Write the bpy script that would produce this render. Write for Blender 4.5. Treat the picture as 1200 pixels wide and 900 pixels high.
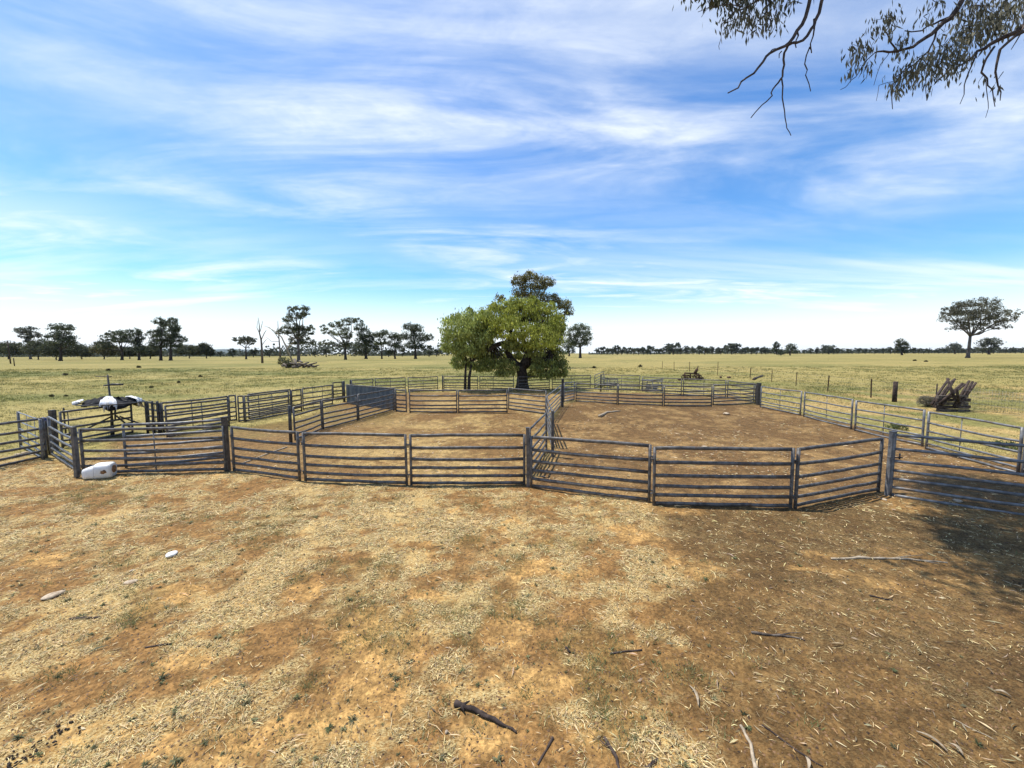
import bpy, math, random
import numpy as np
from mathutils import Vector, Matrix

random.seed(7)
RNG = np.random.default_rng(11)
for o in list(bpy.data.objects): bpy.data.objects.remove(o)
sc = bpy.context.scene
col = sc.collection

# ------------------------------------------------------------------ camera
CAM_H = 2.7; FPX = 450.0
PITCH = math.radians(4.55); ROLL = math.radians(0.19)
Fv = Vector((0, math.cos(PITCH), -math.sin(PITCH)))
R0 = Vector((1, 0, 0)); U0 = Vector((0, math.sin(PITCH), math.cos(PITCH)))
Rv = R0*math.cos(ROLL) - U0*math.sin(ROLL)
Uv = R0*math.sin(ROLL) + U0*math.cos(ROLL)
CAM = Vector((0, 0, CAM_H))
cd = bpy.data.cameras.new('camera'); cam = bpy.data.objects.new('camera', cd); col.objects.link(cam)
cam.matrix_world = Matrix(((Rv.x, Uv.x, -Fv.x, CAM.x), (Rv.y, Uv.y, -Fv.y, CAM.y), (Rv.z, Uv.z, -Fv.z, CAM.z), (0, 0, 0, 1)))
cd.sensor_width = 36; cd.lens = 36*FPX/1200; cd.clip_start = 0.05; cd.clip_end = 60000
sc.camera = cam

# ------------------------------------------------------------------ light
SUN = Vector((-0.385, 0.14, 1.0)).normalized()
EL = math.asin(SUN.z); AZ = math.atan2(SUN.x, SUN.y)
sd = bpy.data.lights.new('sun', 'SUN'); sd.energy = 5.0; sd.angle = math.radians(0.5); sd.color = (1, 0.94, 0.84)
sun = bpy.data.objects.new('sun', sd); col.objects.link(sun)
sun.rotation_euler = SUN.to_track_quat('Z', 'Y').to_euler()
sc.view_settings.view_transform = 'Standard'; sc.view_settings.look = 'None'
sc.view_settings.gamma = 1; sc.view_settings.exposure = 0.45
try: sc.view_settings.use_curve_mapping = False
except Exception: pass
sc.cycles.max_bounces = 6; sc.cycles.transparent_max_bounces = 8
sc.cycles.volume_bounces = 0

class NT:
    def __init__(s, tree): s.t = tree; s.n = tree.nodes; s.l = tree.links
    def new(s, typ, **kw):
        n = s.n.new(typ)
        for k, v in kw.items():
            if hasattr(n, k) and not k.startswith('i_'): setattr(n, k, v)
        return n
    def put(s, sock, v):
        if v is None: return
        if isinstance(v, bpy.types.NodeSocket): s.l.new(v, sock)
        else: sock.default_value = v
    def math(s, op, a, b=None, c=None, clamp=False):
        n = s.n.new('ShaderNodeMath'); n.operation = op; n.use_clamp = clamp
        s.put(n.inputs[0], a); s.put(n.inputs[1], b); s.put(n.inputs[2], c); return n.outputs[0]
    def mix(s, f, a, b, mode='MIX'):
        n = s.n.new('ShaderNodeMix'); n.data_type = 'RGBA'; n.blend_type = mode; n.clamp_factor = True
        s.put(n.inputs[0], f)
        for i, v in ((6, a), (7, b)):
            if isinstance(v, tuple) and len(v) == 3: v = (*v, 1)
            s.put(n.inputs[i], v)
        return n.outputs[2]
    def noise(s, vec, scale, detail=4, rough=.5, dist=0, lac=2.0):
        n = s.n.new('ShaderNodeTexNoise'); s.put(n.inputs['Vector'], vec)
        n.inputs['Scale'].default_value = scale; n.inputs['Detail'].default_value = detail
        n.inputs['Roughness'].default_value = rough; n.inputs['Distortion'].default_value = dist
        return n.outputs[0]
    def ramp(s, v, a, b, lo=0., hi=1., smooth=True):
        n = s.n.new('ShaderNodeMapRange'); n.interpolation_type = 'SMOOTHSTEP' if smooth else 'LINEAR'
        s.put(n.inputs[0], v); n.inputs[1].default_value = a; n.inputs[2].default_value = b
        n.inputs[3].default_value = lo; n.inputs[4].default_value = hi; return n.outputs[0]
    def mapping(s, vec, loc=(0, 0, 0), rot=(0, 0, 0), scale=(1, 1, 1)):
        n = s.n.new('ShaderNodeMapping'); s.put(n.inputs[0], vec)
        n.inputs[1].default_value = loc; n.inputs[2].default_value = rot; n.inputs[3].default_value = scale
        return n.outputs[0]

w = bpy.data.worlds.new('World'); sc.world = w; w.use_nodes = True
T = NT(w.node_tree); w.node_tree.nodes.clear()
sky = T.n.new('ShaderNodeTexSky'); sky.sky_type = 'NISHITA'; sky.sun_disc = False
sky.sun_elevation = EL; sky.sun_rotation = AZ % (2*math.pi)
sky.altitude = 200; sky.air_density = 1.0; sky.dust_density = 0.6; sky.ozone_density = 2.0
tc = T.n.new('ShaderNodeTexCoord'); D = tc.outputs['Generated']
sep = T.n.new('ShaderNodeSeparateXYZ'); T.l.new(D, sep.inputs[0])
dx, dy, dz = sep.outputs
zz = T.math('MAXIMUM', dz, 0.0)
den = T.math('ADD', zz, 0.10)
cmb = T.n.new('ShaderNodeCombineXYZ')
T.l.new(T.math('DIVIDE', dx, den), cmb.inputs[0]); T.l.new(T.math('DIVIDE', dy, den), cmb.inputs[1])
P = cmb.outputs[0]                     # a flat cloud sheet high above the ground
P1 = T.mapping(P, loc=(3.1, 1.7, 0), rot=(0, 0, math.radians(-32)), scale=(0.55, 1.0, 1))
big = T.noise(P1, 0.55, 3, .5, .6)
P2 = T.mapping(P, loc=(0.4, 5.2, 0), rot=(0, 0, math.radians(-38)), scale=(0.45, 1.25, 1))
streak = T.noise(P2, 1.5, 7, .56, 1.1)
P3 = T.mapping(P, loc=(7.4, 2.2, 0), rot=(0, 0, math.radians(10)), scale=(0.6, 1.2, 1))
wisp = T.noise(P3, 5.5, 8, .66, .5)
m1 = T.ramp(big, .36, .64)
m2 = T.ramp(streak, .26, .80)
m3 = T.ramp(wisp, .25, .78, .55, 1.0)
cir = T.math('MULTIPLY', T.math('MULTIPLY', T.math('ADD', T.math('MULTIPLY', m1, .80), .16), m2), m3)
# low bands that thicken to a white horizon
P4 = T.mapping(P, loc=(1.3, .6, 0), rot=(0, 0, math.radians(4)), scale=(0.16, .8, 1))
band = T.ramp(T.noise(P4, 1.6, 6, .55, .4), .37, .70)
lowz = T.ramp(dz, .05, .34, 1.0, 0.0)
hor = T.ramp(dz, .02, .19, 1.0, 0.0)
lowc = T.math('MULTIPLY', band, lowz)
cloud = T.math('MAXIMUM', T.math('MULTIPLY', cir, 1.15), T.math('MAXIMUM', T.math('MULTIPLY', lowc, .95), T.math('MULTIPLY', hor, .97)), clamp=True)
hsv = T.n.new('ShaderNodeHueSaturation'); hsv.inputs['Saturation'].default_value = 1.12; hsv.inputs['Value'].default_value = 1.0
T.l.new(sky.outputs[0], hsv.inputs['Color'])
# tint towards the photograph's blue overhead and cyan low down
tint = T.mix(T.ramp(dz, .05, .55), (.68, 1.08, 1.24), (.80, 1.07, 1.25))
base = T.mix(1.0, hsv.outputs[0], tint, 'MULTIPLY')
base = T.mix(1.0, base, (1.17, 1.19, 1.24), 'MULTIPLY')
out_c = T.mix(cloud, base, (8.6, 8.95, 9.1))
bg = T.n.new('ShaderNodeBackground'); T.l.new(out_c, bg.inputs[0]); bg.inputs[1].default_value = 0.1
wo = T.n.new('ShaderNodeOutputWorld'); T.l.new(bg.outputs[0], wo.inputs[0])

# ------------------------------------------------------------------ pixel <-> place
def ray(px, py):
    return (Fv + Rv*((px-600)/FPX) - Uv*((py-450)/FPX))
def gp(px, py, z=0.0):                 # where the sight line meets height z
    d = ray(px, py); t = (z-CAM_H)/d.z
    return CAM + d*t
def at(px, py, Y):                     # a point at distance Y along the view
    d = ray(px, py); return CAM + d*(Y/d.y)
def gx(px, Y, z=0):
    p = at(px, 450, Y); return Vector((p.x, Y, z))

# ------------------------------------------------------------------ noise in numpy
def _hash(ix, iy, seed):
    h = (ix.astype(np.int64)*374761393 + iy.astype(np.int64)*668265263 + seed*1442695041) & 0xffffffff
    h = ((h ^ (h >> 13))*1274126177) & 0xffffffff
    return ((h ^ (h >> 16)) & 0xffff)/65535.0
def vnoise(x, y, seed=0):
    ix = np.floor(x); iy = np.floor(y); fx = x-ix; fy = y-iy
    fx = fx*fx*(3-2*fx); fy = fy*fy*(3-2*fy)
    a = _hash(ix, iy, seed); b = _hash(ix+1, iy, seed); c = _hash(ix, iy+1, seed); d = _hash(ix+1, iy+1, seed)
    return (a*(1-fx)+b*fx)*(1-fy) + (c*(1-fx)+d*fx)*fy
def fbm(x, y, freq, seed=0, octv=4, rough=.5):
    s = 0; amp = 1; tot = 0; cr, sr = math.cos(.6), math.sin(.6)
    x = np.asarray(x, float)*freq; y = np.asarray(y, float)*freq
    for i in range(octv):
        s = s + amp*vnoise(x, y, seed+i*17); tot += amp; amp *= rough
        x, y = (x*cr-y*sr)*2.03+11.3, (x*sr+y*cr)*2.03-4.7
    return s/tot
def sst(v, a, b):
    t = np.clip((v-a)/(b-a), 0, 1); return t*t*(3-2*t)

# ------------------------------------------------------------------ mesh helpers
class MB:
    def __init__(s): s.v = []; s.f = []; s.c = []
    def add(s, vs, fs):
        n = len(s.v); s.v.extend([tuple(v) for v in vs]); s.f.extend([tuple(i+n for i in f) for f in fs]); return s
    def box(s, c, size, rot=None):
        hx, hy, hz = size[0]/2, size[1]/2, size[2]/2
        vs = [Vector((x, y, z)) for x in (-hx, hx) for y in (-hy, hy) for z in (-hz, hz)]
        if rot is not None: vs = [rot @ v for v in vs]
        vs = [v+Vector(c) for v in vs]
        return s.add(vs, [(0, 1, 3, 2), (4, 6, 7, 5), (0, 4, 5, 1), (2, 3, 7, 6), (0, 2, 6, 4), (1, 5, 7, 3)])
    def tube(s, pts, rad, seg=8, flat=None, cap=True):
        # flat: (ru, rv, up) oval section
        pts = [Vector(p) for p in pts]; n = len(pts); b = len(s.v)
        if not hasattr(rad, '__len__'): rad = [rad]*n
        prev = None
        for i, p in enumerate(pts):
            t = (pts[min(i+1, n-1)]-pts[max(i-1, 0)])
            if t.length < 1e-9: t = Vector((0, 0, 1))
            t.normalize()
            if flat: up = Vector(flat[2])
            elif prev is not None: up = prev
            else: up = Vector((0, 0, 1)) if abs(t.z) < .9 else Vector((1, 0, 0))
            u = up-t*up.dot(t)
            if u.length < 1e-6: u = t.orthogonal()
            u.normalize(); v = t.cross(u); prev = u
            for k in range(seg):
                a = 2*math.pi*k/seg
                ru, rv = (flat[0]*rad[i], flat[1]*rad[i]) if flat else (rad[i], rad[i])
                s.v.append(tuple(p+u*(ru*math.cos(a))+v*(rv*math.sin(a))))
        for i in range(n-1):
            for k in range(seg):
                a = b+i*seg+k; c = b+i*seg+(k+1) % seg
                s.f.append((a, c, c+seg, a+seg))
        if cap:
            s.f.append(tuple(b+k for k in range(seg))[::-1]); s.f.append(tuple(b+(n-1)*seg+k for k in range(seg)))
        return s
    def lathe(s, prof, center, axis=(0, 0, 1), seg=16):
        ax = Vector(axis).normalized(); u = ax.orthogonal().normalized(); v = ax.cross(u); b = len(s.v); c = Vector(center)
        for (r, h) in prof:
            for k in range(seg):
                a = 2*math.pi*k/seg; s.v.append(tuple(c+ax*h+u*(r*math.cos(a))+v*(r*math.sin(a))))
        n = len(prof)
        for i in range(n-1):
            for k in range(seg):
                a = b+i*seg+k; d = b+i*seg+(k+1) % seg; s.f.append((a, d, d+seg, a+seg))
        s.f.append(tuple(b+k for k in range(seg))[::-1]); s.f.append(tuple(b+(n-1)*seg+k for k in range(seg)))
        return s
    def build(s, name, mat, parent=None, smooth=True):
        me = bpy.data.meshes.new(name); me.from_pydata(s.v, [], s.f)
        if mat: me.materials.append(mat)
        if smooth:
            me.polygons.foreach_set('use_smooth', [True]*len(me.polygons))
        if s.c:
            at_ = me.color_attributes.new('Col', 'FLOAT_COLOR', 'POINT')
            at_.data.foreach_set('color', np.array(s.c, dtype=np.float32).ravel())
        me.update()
        o = bpy.data.objects.new(name, me); col.objects.link(o)
        if parent: o.parent = parent
        return o
def tag(o, label=None, cat=None, group=None, kind=None):
    if label: o['label'] = label
    if cat: o['category'] = cat
    if group: o['group'] = group
    if kind: o['kind'] = kind
    return o
def empty(name, loc, rz=0):
    o = bpy.data.objects.new(name, None); o.empty_display_size = .2
    o.location = loc; o.rotation_euler = (0, 0, rz); col.objects.link(o); return o
def np_mesh(name, V, Fc, mat, colr=None, parent=None, smooth=False):
    """V (n,3), Fc (m,k) all faces of k corners, colr (n,3)"""
    me = bpy.data.meshes.new(name); n = len(V); m, k = Fc.shape
    me.vertices.add(n); me.vertices.foreach_set('co', V.astype(np.float32).ravel())
    me.loops.add(m*k); me.loops.foreach_set('vertex_index', Fc.astype(np.int32).ravel())
    me.polygons.add(m); me.polygons.foreach_set('loop_start', np.arange(0, m*k, k, dtype=np.int32))
    if smooth: me.polygons.foreach_set('use_smooth', np.ones(m, dtype=bool))
    if colr is not None:
        a = me.color_attributes.new('Col', 'FLOAT_COLOR', 'POINT')
        a.data.foreach_set('color', np.concatenate([colr, np.ones((n, 1))], 1).astype(np.float32).ravel())
    me.materials.append(mat); me.update(calc_edges=True)
    o = bpy.data.objects.new(name, me); col.objects.link(o)
    if parent: o.parent = parent
    return o

# ------------------------------------------------------------------ materials
def mat(name):
    m = bpy.data.materials.new(name); m.use_nodes = True; t = NT(m.node_tree)
    return m, t, m.node_tree.nodes['Principled BSDF']
def mottled(name, c1, c2, scale, rough=.6, metal=0., bump=0., c3=None, coord='Object', spec=.4, bdist=.01, det=6):
    m, t, b = mat(name)
    tcn = t.n.new('ShaderNodeTexCoord'); v = tcn.outputs[coord]
    n1 = t.noise(v, scale, det, .6)
    c = t.mix(t.ramp(n1, .35, .65), c1, c2)
    if c3:
        n2 = t.noise(v, scale*.37, 5, .7, .5); c = t.mix(t.ramp(n2, .56, .68), c, c3)
    t.put(b.inputs['Base Color'], c); b.inputs['Metallic'].default_value = metal
    t.put(b.inputs['Roughness'], t.ramp(n1, .2, .8, rough-.1, rough+.12))
    b.inputs['Specular IOR Level'].default_value = spec
    if bump:
        bn = t.n.new('ShaderNodeBump'); bn.inputs['Strength'].default_value = bump; bn.inputs['Distance'].default_value = bdist
        t.l.new(t.noise(v, scale*2.2, 6, .65), bn.inputs['Height']); t.l.new(bn.outputs[0], b.inputs['Normal'])
    return m
STEEL = mottled('weathered_galvanised_steel', (.135, .130, .125), (.055, .051, .047), 9, .46, .12, .15, (.095, .062, .038), bdist=.003, spec=.45)
STEELL = mottled('newer_galvanised_steel', (.20, .205, .21), (.095, .097, .10), 7, .46, .2, .1, (.13, .105, .085), bdist=.003, spec=.5)
DARKSTEEL = mottled('dark_steel', (.075, .073, .072), (.030, .028, .027), 12, .45, .4, .15, (.05, .03, .02), bdist=.003)
SHEET = mottled('blue_grey_sheet', (.075, .105, .145), (.04, .058, .085), 3, .38, .35, .05, (.09, .08, .075))
RUST = mottled('rusty_iron', (.09, .045, .025), (.03, .018, .013), 14, .85, .0, .4)
OLDWOOD = mottled('old_grey_timber', (.16, .13, .105), (.045, .035, .028), 10, .9, 0, .6, bdist=.01)
DARKWOOD = mottled('dark_weathered_timber', (.075, .052, .042), (.022, .015, .013), 9, .9, 0, .6, bdist=.01)
PALEWOOD = mottled('bleached_wood', (.40, .33, .24), (.19, .15, .10), 16, .85, 0, .5, bdist=.006)
BARK = mottled('dark_bark', (.065, .050, .040), (.02, .015, .012), 8, .95, 0, .8, bdist=.03)
GUMBARK = mottled('smooth_gum_bark', (.15, .125, .105), (.06, .05, .042), 1.6, .85, 0, .4, bdist=.02)
TWIG = mottled('dark_twig', (.09, .07, .06), (.035, .027, .024), 12, .9, 0, .4)
WHITEPL = mottled('white_plastic', (.74, .74, .73), (.60, .59, .56), 3, .42, 0, .05, (.5, .44, .36))
BROWNSTAIN = mottled('brown_grime', (.32, .17, .07), (.12, .06, .03), 22, .8, 0, .3)
TARPW = mottled('white_tarp', (.72, .74, .76), (.45, .47, .5), 4, .55, 0, .3)
TARPB = mottled('black_tarp', (.022, .023, .026), (.010, .010, .012), 6, .85, 0, .3, spec=.15)
BLUEPL = mottled('blue_cloth', (.03, .07, .22), (.015, .03, .10), 9, .6, 0, .3)
STONE = mottled('pale_stone', (.44, .36, .26), (.22, .165, .11), 12, .85, 0, .5)
DUNG = mottled('dung', (.035, .025, .018), (.018, .012, .009), 25, .85, 0, .4)
HILL = mottled('wooded_hill', (.06, .075, .05), (.045, .055, .04), .004, .95)

def leafmat(name, trans=.35, rough=.55):
    m, t, b = mat(name)
    a = t.n.new('ShaderNodeAttribute'); a.attribute_name = 'Col'
    t.l.new(a.outputs['Color'], b.inputs['Base Color']); b.inputs['Roughness'].default_value = rough
    b.inputs['Specular IOR Level'].default_value = .35
    tr = t.n.new('ShaderNodeBsdfTranslucent'); t.l.new(a.outputs['Color'], tr.inputs[0])
    mx = t.n.new('ShaderNodeMixShader'); mx.inputs[0].default_value = trans
    t.l.new(b.outputs[0], mx.inputs[1]); t.l.new(tr.outputs[0], mx.inputs[2])
    t.l.new(mx.outputs[0], m.node_tree.nodes['Material Output'].inputs[0])
    return m
LEAF = leafmat('leaves', .42); LITTER = leafmat('litter', .12, .75); GRASSM = leafmat('grass_blades', .3, .7)

# ------------------------------------------------------------------ ground
def gl(pts): return [gp(*p) for p in pts]
def poly2d(pts): return np.array([(p.x, p.y) for p in pts])
def inside(poly, x, y):
    r = np.zeros(x.shape, bool); j = len(poly)-1
    for i in range(len(poly)):
        xi, yi = poly[i]; xj, yj = poly[j]
        c = ((yi > y) != (yj > y)) & (x < (xj-xi)*(y-yi)/(yj-yi+1e-12)+xi); r ^= c; j = i
    return r
def dist_poly(poly, x, y):
    d = np.full(x.shape, 1e9)
    for i in range(len(poly)):
        ax, ay = poly[i]; bx, by = poly[(i+1) % len(poly)]
        vx, vy = bx-ax, by-ay; L = vx*vx+vy*vy+1e-12
        t = np.clip(((x-ax)*vx+(y-ay)*vy)/L, 0, 1)
        d = np.minimum(d, np.hypot(x-ax-t*vx, y-ay-t*vy))
    return np.where(inside(poly, x, y), -d, d)
LEFTPEN = poly2d(gl([(93, 559), (264, 553), (352, 566), (477, 571), (619, 570), (642, 531), (647, 526), (641, 497), (658, 474), (672, 469.5), (652, 459), (605, 460), (520, 459), (440, 461), (400, 472), (342, 492), (275, 503), (190, 510), (140, 512)]))
RIGHTPEN = poly2d(gl([(619, 570), (763, 591), (932, 601), (1040, 581), (1200, 600), (1420, 625), (1330, 574), (1200, 553), (1087, 521), (1002, 498), (941, 486), (888, 474), (778, 473), (724, 471), (673, 469.5), (658, 474), (641, 497), (647, 526), (642, 531)]))
RACE = poly2d(gl([(620, 462), (652, 459), (700, 459), (860, 463), (888, 474), (778, 473), (673, 470), (620, 470)]))

SAND = []
for (ax_, ay_, aw_, ah_, rot_) in [(455, 745, 48, 40, .2), (445, 820, 60, 50, 0), (380, 860, 110, 30, 0), (640, 668, 46, 14, .2), (592, 612, 22, 7, 0), (735, 622, 36, 9, -.4), (800, 600, 26, 6, -.3), (810, 665, 40, 12, -.2), (355, 695, 26, 10, 0), (205, 700, 34, 14, .2), (130, 855, 80, 28, 0), (270, 880, 90, 26, 0), (560, 860, 40, 24, 0), (60, 655, 30, 8, 0), (510, 700, 30, 9, 0), (600, 740, 26, 14, 0), (700, 860, 34, 20, .3), (1150, 690, 70, 10, -.25), (1010, 680, 60, 9, -.4), (960, 650, 30, 6, 0), (620, 800, 50, 22, 0), (225, 770, 40, 14, 0)]:
    q0 = gp(ax_, ay_); SAND.append((q0.x, q0.y, aw_/FPX*q0.y, (gp(ax_, ay_-ah_).y-gp(ax_, ay_+ah_).y)/2, rot_))
def zones(x, y):
    """base colour (n,3) and straw density of the ground at x, y"""
    n1 = fbm(x, y, .55, 3, 5, .55); n2 = fbm(x, y, 1.7, 31, 4, .55); n3 = fbm(x, y, .18, 57, 4, .5)
    n4 = fbm(x+3*n1, y, 4.5, 77, 4, .6)
    dL = dist_poly(LEFTPEN, x, y)+(n1-.5)*.7; dR = dist_poly(RIGHTPEN, x, y)+(n1-.5)*.5
    dC = dist_poly(RACE, x, y)+(n1-.5)*.6
    L = sst(-dL, -.25, .35); R = sst(-dR, -.2, .3); C = sst(-dC, -.3, .5)
    C3 = lambda *c: np.array(c)[None, :]
    mixc = lambda a, b, t: a*(1-t[:, None])+b*t[:, None]
    # paddock
    gf = fbm(x, y, .075, 5, 5, .55); g2 = fbm(x, y, .7, 91, 4, .6); far = sst(y, 35, 140)
    gs = fbm(x*.25, y, .11, 15, 4, .5)
    grn = C3(.150, .158, .062); str_ = C3(.300, .255, .122)
    leftg = sst(-x, -14, 14)*.10
    pad = mixc(str_*np.ones((len(x), 1)), grn, np.clip(sst(gf, .38, .64)*.75*(1-.35*far)+leftg*2+.05, 0, 1))
    pad = mixc(pad, C3(.36, .30, .155), sst(gs, .55, .72)*.7)
    pad = mixc(pad, C3(.14, .15, .055), sst(g2, .62, .8)*.6)
    near_right = sst(x, 12, 16)*(1-sst(y, 24, 34))
    pad = mixc(pad, C3(.40, .29, .16), near_right*sst(n1, .42, .62)*.8)
    # foreground
    n5 = fbm(x, y, 7.5, 177, 3, .6); straw = sst(n1*.26+n2*.36+n4*.30+n5*.26, .555, .66)
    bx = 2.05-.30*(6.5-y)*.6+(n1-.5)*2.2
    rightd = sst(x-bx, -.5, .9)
    left_bias = sst(y, 2.9, 4.8)*.62*sst(n4*.5+n5*.5, .36, .58)
    straw = np.clip(straw+left_bias*sst(n2, .30, .55)-.04*(1-sst(y, 2.8, 4.5)), 0, 1)*(1-.88*rightd)
    orange = sst(n3*.15+n2*.5+n1*.25+n4*.25, .555, .65)
    soil = mixc(C3(.275, .178, .090)*np.ones((len(x), 1)), C3(.56, .40, .20), orange)
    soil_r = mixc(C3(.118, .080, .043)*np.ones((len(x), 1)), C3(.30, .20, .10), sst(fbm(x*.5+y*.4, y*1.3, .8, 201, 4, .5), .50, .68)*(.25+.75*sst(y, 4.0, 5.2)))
    sand = np.zeros(len(x))
    for (ux, uy, ua, ub, uw) in SAND:
        e = ((x-ux)*math.cos(uw)+(y-uy)*math.sin(uw))**2/ua**2+(-(x-ux)*math.sin(uw)+(y-uy)*math.cos(uw))**2/ub**2
        sand = np.maximum(sand, sst(1.15-e-(n2-.5)*2.8-(n5-.5)*3.0-(n4-.5)*2.6, .05, .55)*(.35+.65*sst(n5, .3, .5)))
    soil = mixc(soil, C3(.58, .42, .22), sand*.75); straw = straw*(1-.8*sand)
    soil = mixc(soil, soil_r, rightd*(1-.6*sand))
    fg = mixc(soil, C3(.33, .265, .14), straw*.6)
    green = sst(fbm(x, y, 1.3, 401, 4, .6), .56, .68)*(1-rightd)
    fg = mixc(fg, C3(.13, .13, .06), green*.3)
    # where foreground yard soil ends and paddock begins
    edge = sst(y-(9.8+(n1-.5)*1.5), -.6, .8)
    side = edge
    c = mixc(fg, pad, side)
    st = straw*(1-side)
    pad_gain, soil_gain = C3(1.16, 1.13, .86), C3(.85, .725, .51)
    lp = mixc(C3(.215, .145, .078)*np.ones((len(x), 1)), C3(.44, .36, .21), sst(n1*.4+n2*.35+n4*.3, .44, .60)*sst(x, -6.5, -3.5)*.9)
    lp = mixc(lp, C3(.19, .20, .08), sst(n3, .5, .65)*sst(-x, 4, 7)*.55)
    rp = mixc(C3(.150, .094, .050)*np.ones((len(x), 1)), C3(.36, .27, .16), sst(n2*.6+n4*.4, .46, .62)*.7)
    rp = mixc(rp, C3(.12, .078, .045), sst(n3, .55, .7)*.8)
    cp = mixc(C3(.20, .135, .08)*np.ones((len(x), 1)), C3(.33, .29, .18), sst(n2, .5, .65)*.6)
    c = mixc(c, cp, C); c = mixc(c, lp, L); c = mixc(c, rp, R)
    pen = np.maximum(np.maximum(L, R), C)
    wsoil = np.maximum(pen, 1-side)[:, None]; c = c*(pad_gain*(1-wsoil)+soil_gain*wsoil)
    st = st*(1-pen)+L*.16*sst(n1, .4, .6)+R*.06
    return c, st, pen, side, green*(1-side)*(1-pen), rightd

def axis(lo_d, hi_d, step, lo, hi, g=1.13):
    a = list(np.arange(lo_d, hi_d+1e-6, step)); s = step; p = lo_d; L = []
    while p > lo: s *= g; p -= s; L.append(p)
    s = step; p = hi_d; H = []
    while p < hi: s *= g; p += s; H.append(p)
    return np.array(L[::-1]+a+H)
def height(x, y):
    nearw = 1-sst(np.hypot(x, y), 18, 40)
    h = (fbm(x, y, .9, 9, 4, .5)-.5)*.05*nearw+(fbm(x, y, 4.2, 19, 3, .6)-.5)*.045*(1-sst(y, 8, 15))
    return h
gxa = axis(-11, 12, .075, -16000, 16000, 1.075); gya = axis(1.6, 11, .06, -3000, 16000, 1.05)
GX, GY = np.meshgrid(gxa, gya); X = GX.ravel(); Y = GY.ravel()
Z = height(X, Y)
colr, strawv, *_ = zones(X, Y)
nx, ny = len(gxa), len(gya)
i0 = (np.arange(ny-1)[:, None]*nx+np.arange(nx-1)[None, :]).ravel()
Fq = np.stack([i0, i0+1, i0+nx+1, i0+nx], 1)
gm, t, b = mat('ground')
a = t.n.new('ShaderNodeAttribute'); a.attribute_name = 'Col'
geo = t.n.new('ShaderNodeNewGeometry'); pos = geo.outputs['Position']
nf = t.noise(pos, 26, 5, .7); nm = t.noise(pos, 5.5, 6, .65); nc = t.noise(pos, 95, 3, .6); nl = t.noise(pos, .9, 6, .65)
c = a.outputs['Color']
c = t.mix(t.ramp(nm, .36, .66), t.mix(1, c, (.66, .64, .61), 'MULTIPLY'), t.mix(1, c, (1.24, 1.23, 1.2), 'MULTIPLY'))
c = t.mix(t.ramp(nf, .40, .62), t.mix(1, c, (.62, .60, .58), 'MULTIPLY'), t.mix(1, c, (1.22, 1.2, 1.16), 'MULTIPLY'))
c = t.mix(t.ramp(nc, .62, .72, 0, .5), c, t.mix(1, c, (1.45, 1.42, 1.3), 'MULTIPLY'))
c = t.mix(t.ramp(nl, .5, .72, 0, .45), c, t.mix(1, c, (.74, .74, .70), 'MULTIPLY'))
a2 = t.n.new('ShaderNodeAttribute'); a2.attribute_name = 'Straw'
fl1 = t.ramp(t.noise(t.mapping(pos, rot=(0, 0, .5), scale=(1, 2.6, 1)), 42, 3, .6, .6), .50, .60); fl2 = t.ramp(t.noise(t.mapping(pos, rot=(0, 0, -.7), scale=(1, 2.8, 1)), 55, 3, .6, .6), .52, .60)
flk = t.math('MULTIPLY', t.math('MAXIMUM', fl1, fl2), t.math('ADD', t.math('MULTIPLY', a2.outputs['Fac'], .8), .08), clamp=True)
c = t.mix(t.math('MULTIPLY', t.ramp(t.noise(pos, 60, 4, .7), .56, .64), .5), c, t.mix(1, c, (.42, .40, .38), 'MULTIPLY'))
c = t.mix(flk, c, (.52, .41, .20))
sp = t.n.new('ShaderNodeSeparateXYZ'); t.l.new(pos, sp.inputs[0])
farw = t.ramp(sp.outputs[1], 12, 30)
vm = t.mapping(pos, scale=(.45, 1.3, 1)); nt_ = t.noise(vm, 1.6, 8, .7); nt2 = t.noise(t.mapping(pos, scale=(.1, .5, 1)), .5, 7, .65)
ntf = t.noise(t.mapping(pos, scale=(.8, 1.3, 1)), 5.0, 6, .7)
c = t.mix(t.math('MULTIPLY', t.ramp(ntf, .50, .60), t.math('MULTIPLY', t.ramp(sp.outputs[1], 9, 16), .65)), c, t.mix(1, c, (.52, .55, .48), 'MULTIPLY'))
tuft = t.math('MULTIPLY', t.ramp(nt_, .52, .68), farw)
c = t.mix(t.math('MULTIPLY', tuft, .75), c, t.mix(1, c, (.38, .44, .33), 'MULTIPLY'))
c = t.mix(t.math('MULTIPLY', t.ramp(nt2, .5, .66), t.math('MULTIPLY', farw, .6)), c, t.mix(1, c, (.72, .80, .62), 'MULTIPLY'))
t.put(b.inputs['Base Color'], c); b.inputs['Roughness'].default_value = .95; b.inputs['Specular IOR Level'].default_value = .15
bn = t.n.new('ShaderNodeBump'); bn.inputs['Strength'].default_value = .75; bn.inputs['Distance'].default_value = .035
hh = t.math('ADD', t.math('MULTIPLY', nm, 1.0), t.math('MULTIPLY', nf, .8)); t.l.new(hh, bn.inputs['Height'])
t.l.new(bn.outputs[0], b.inputs['Normal'])
g = np_mesh('ground', np.stack([X, Y, Z], 1), Fq, gm, colr, smooth=True); tag(g, kind='structure')
sa_ = g.data.attributes.new('Straw', 'FLOAT', 'POINT'); sa_.data.foreach_set('value', strawv.astype(np.float32))

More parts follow.
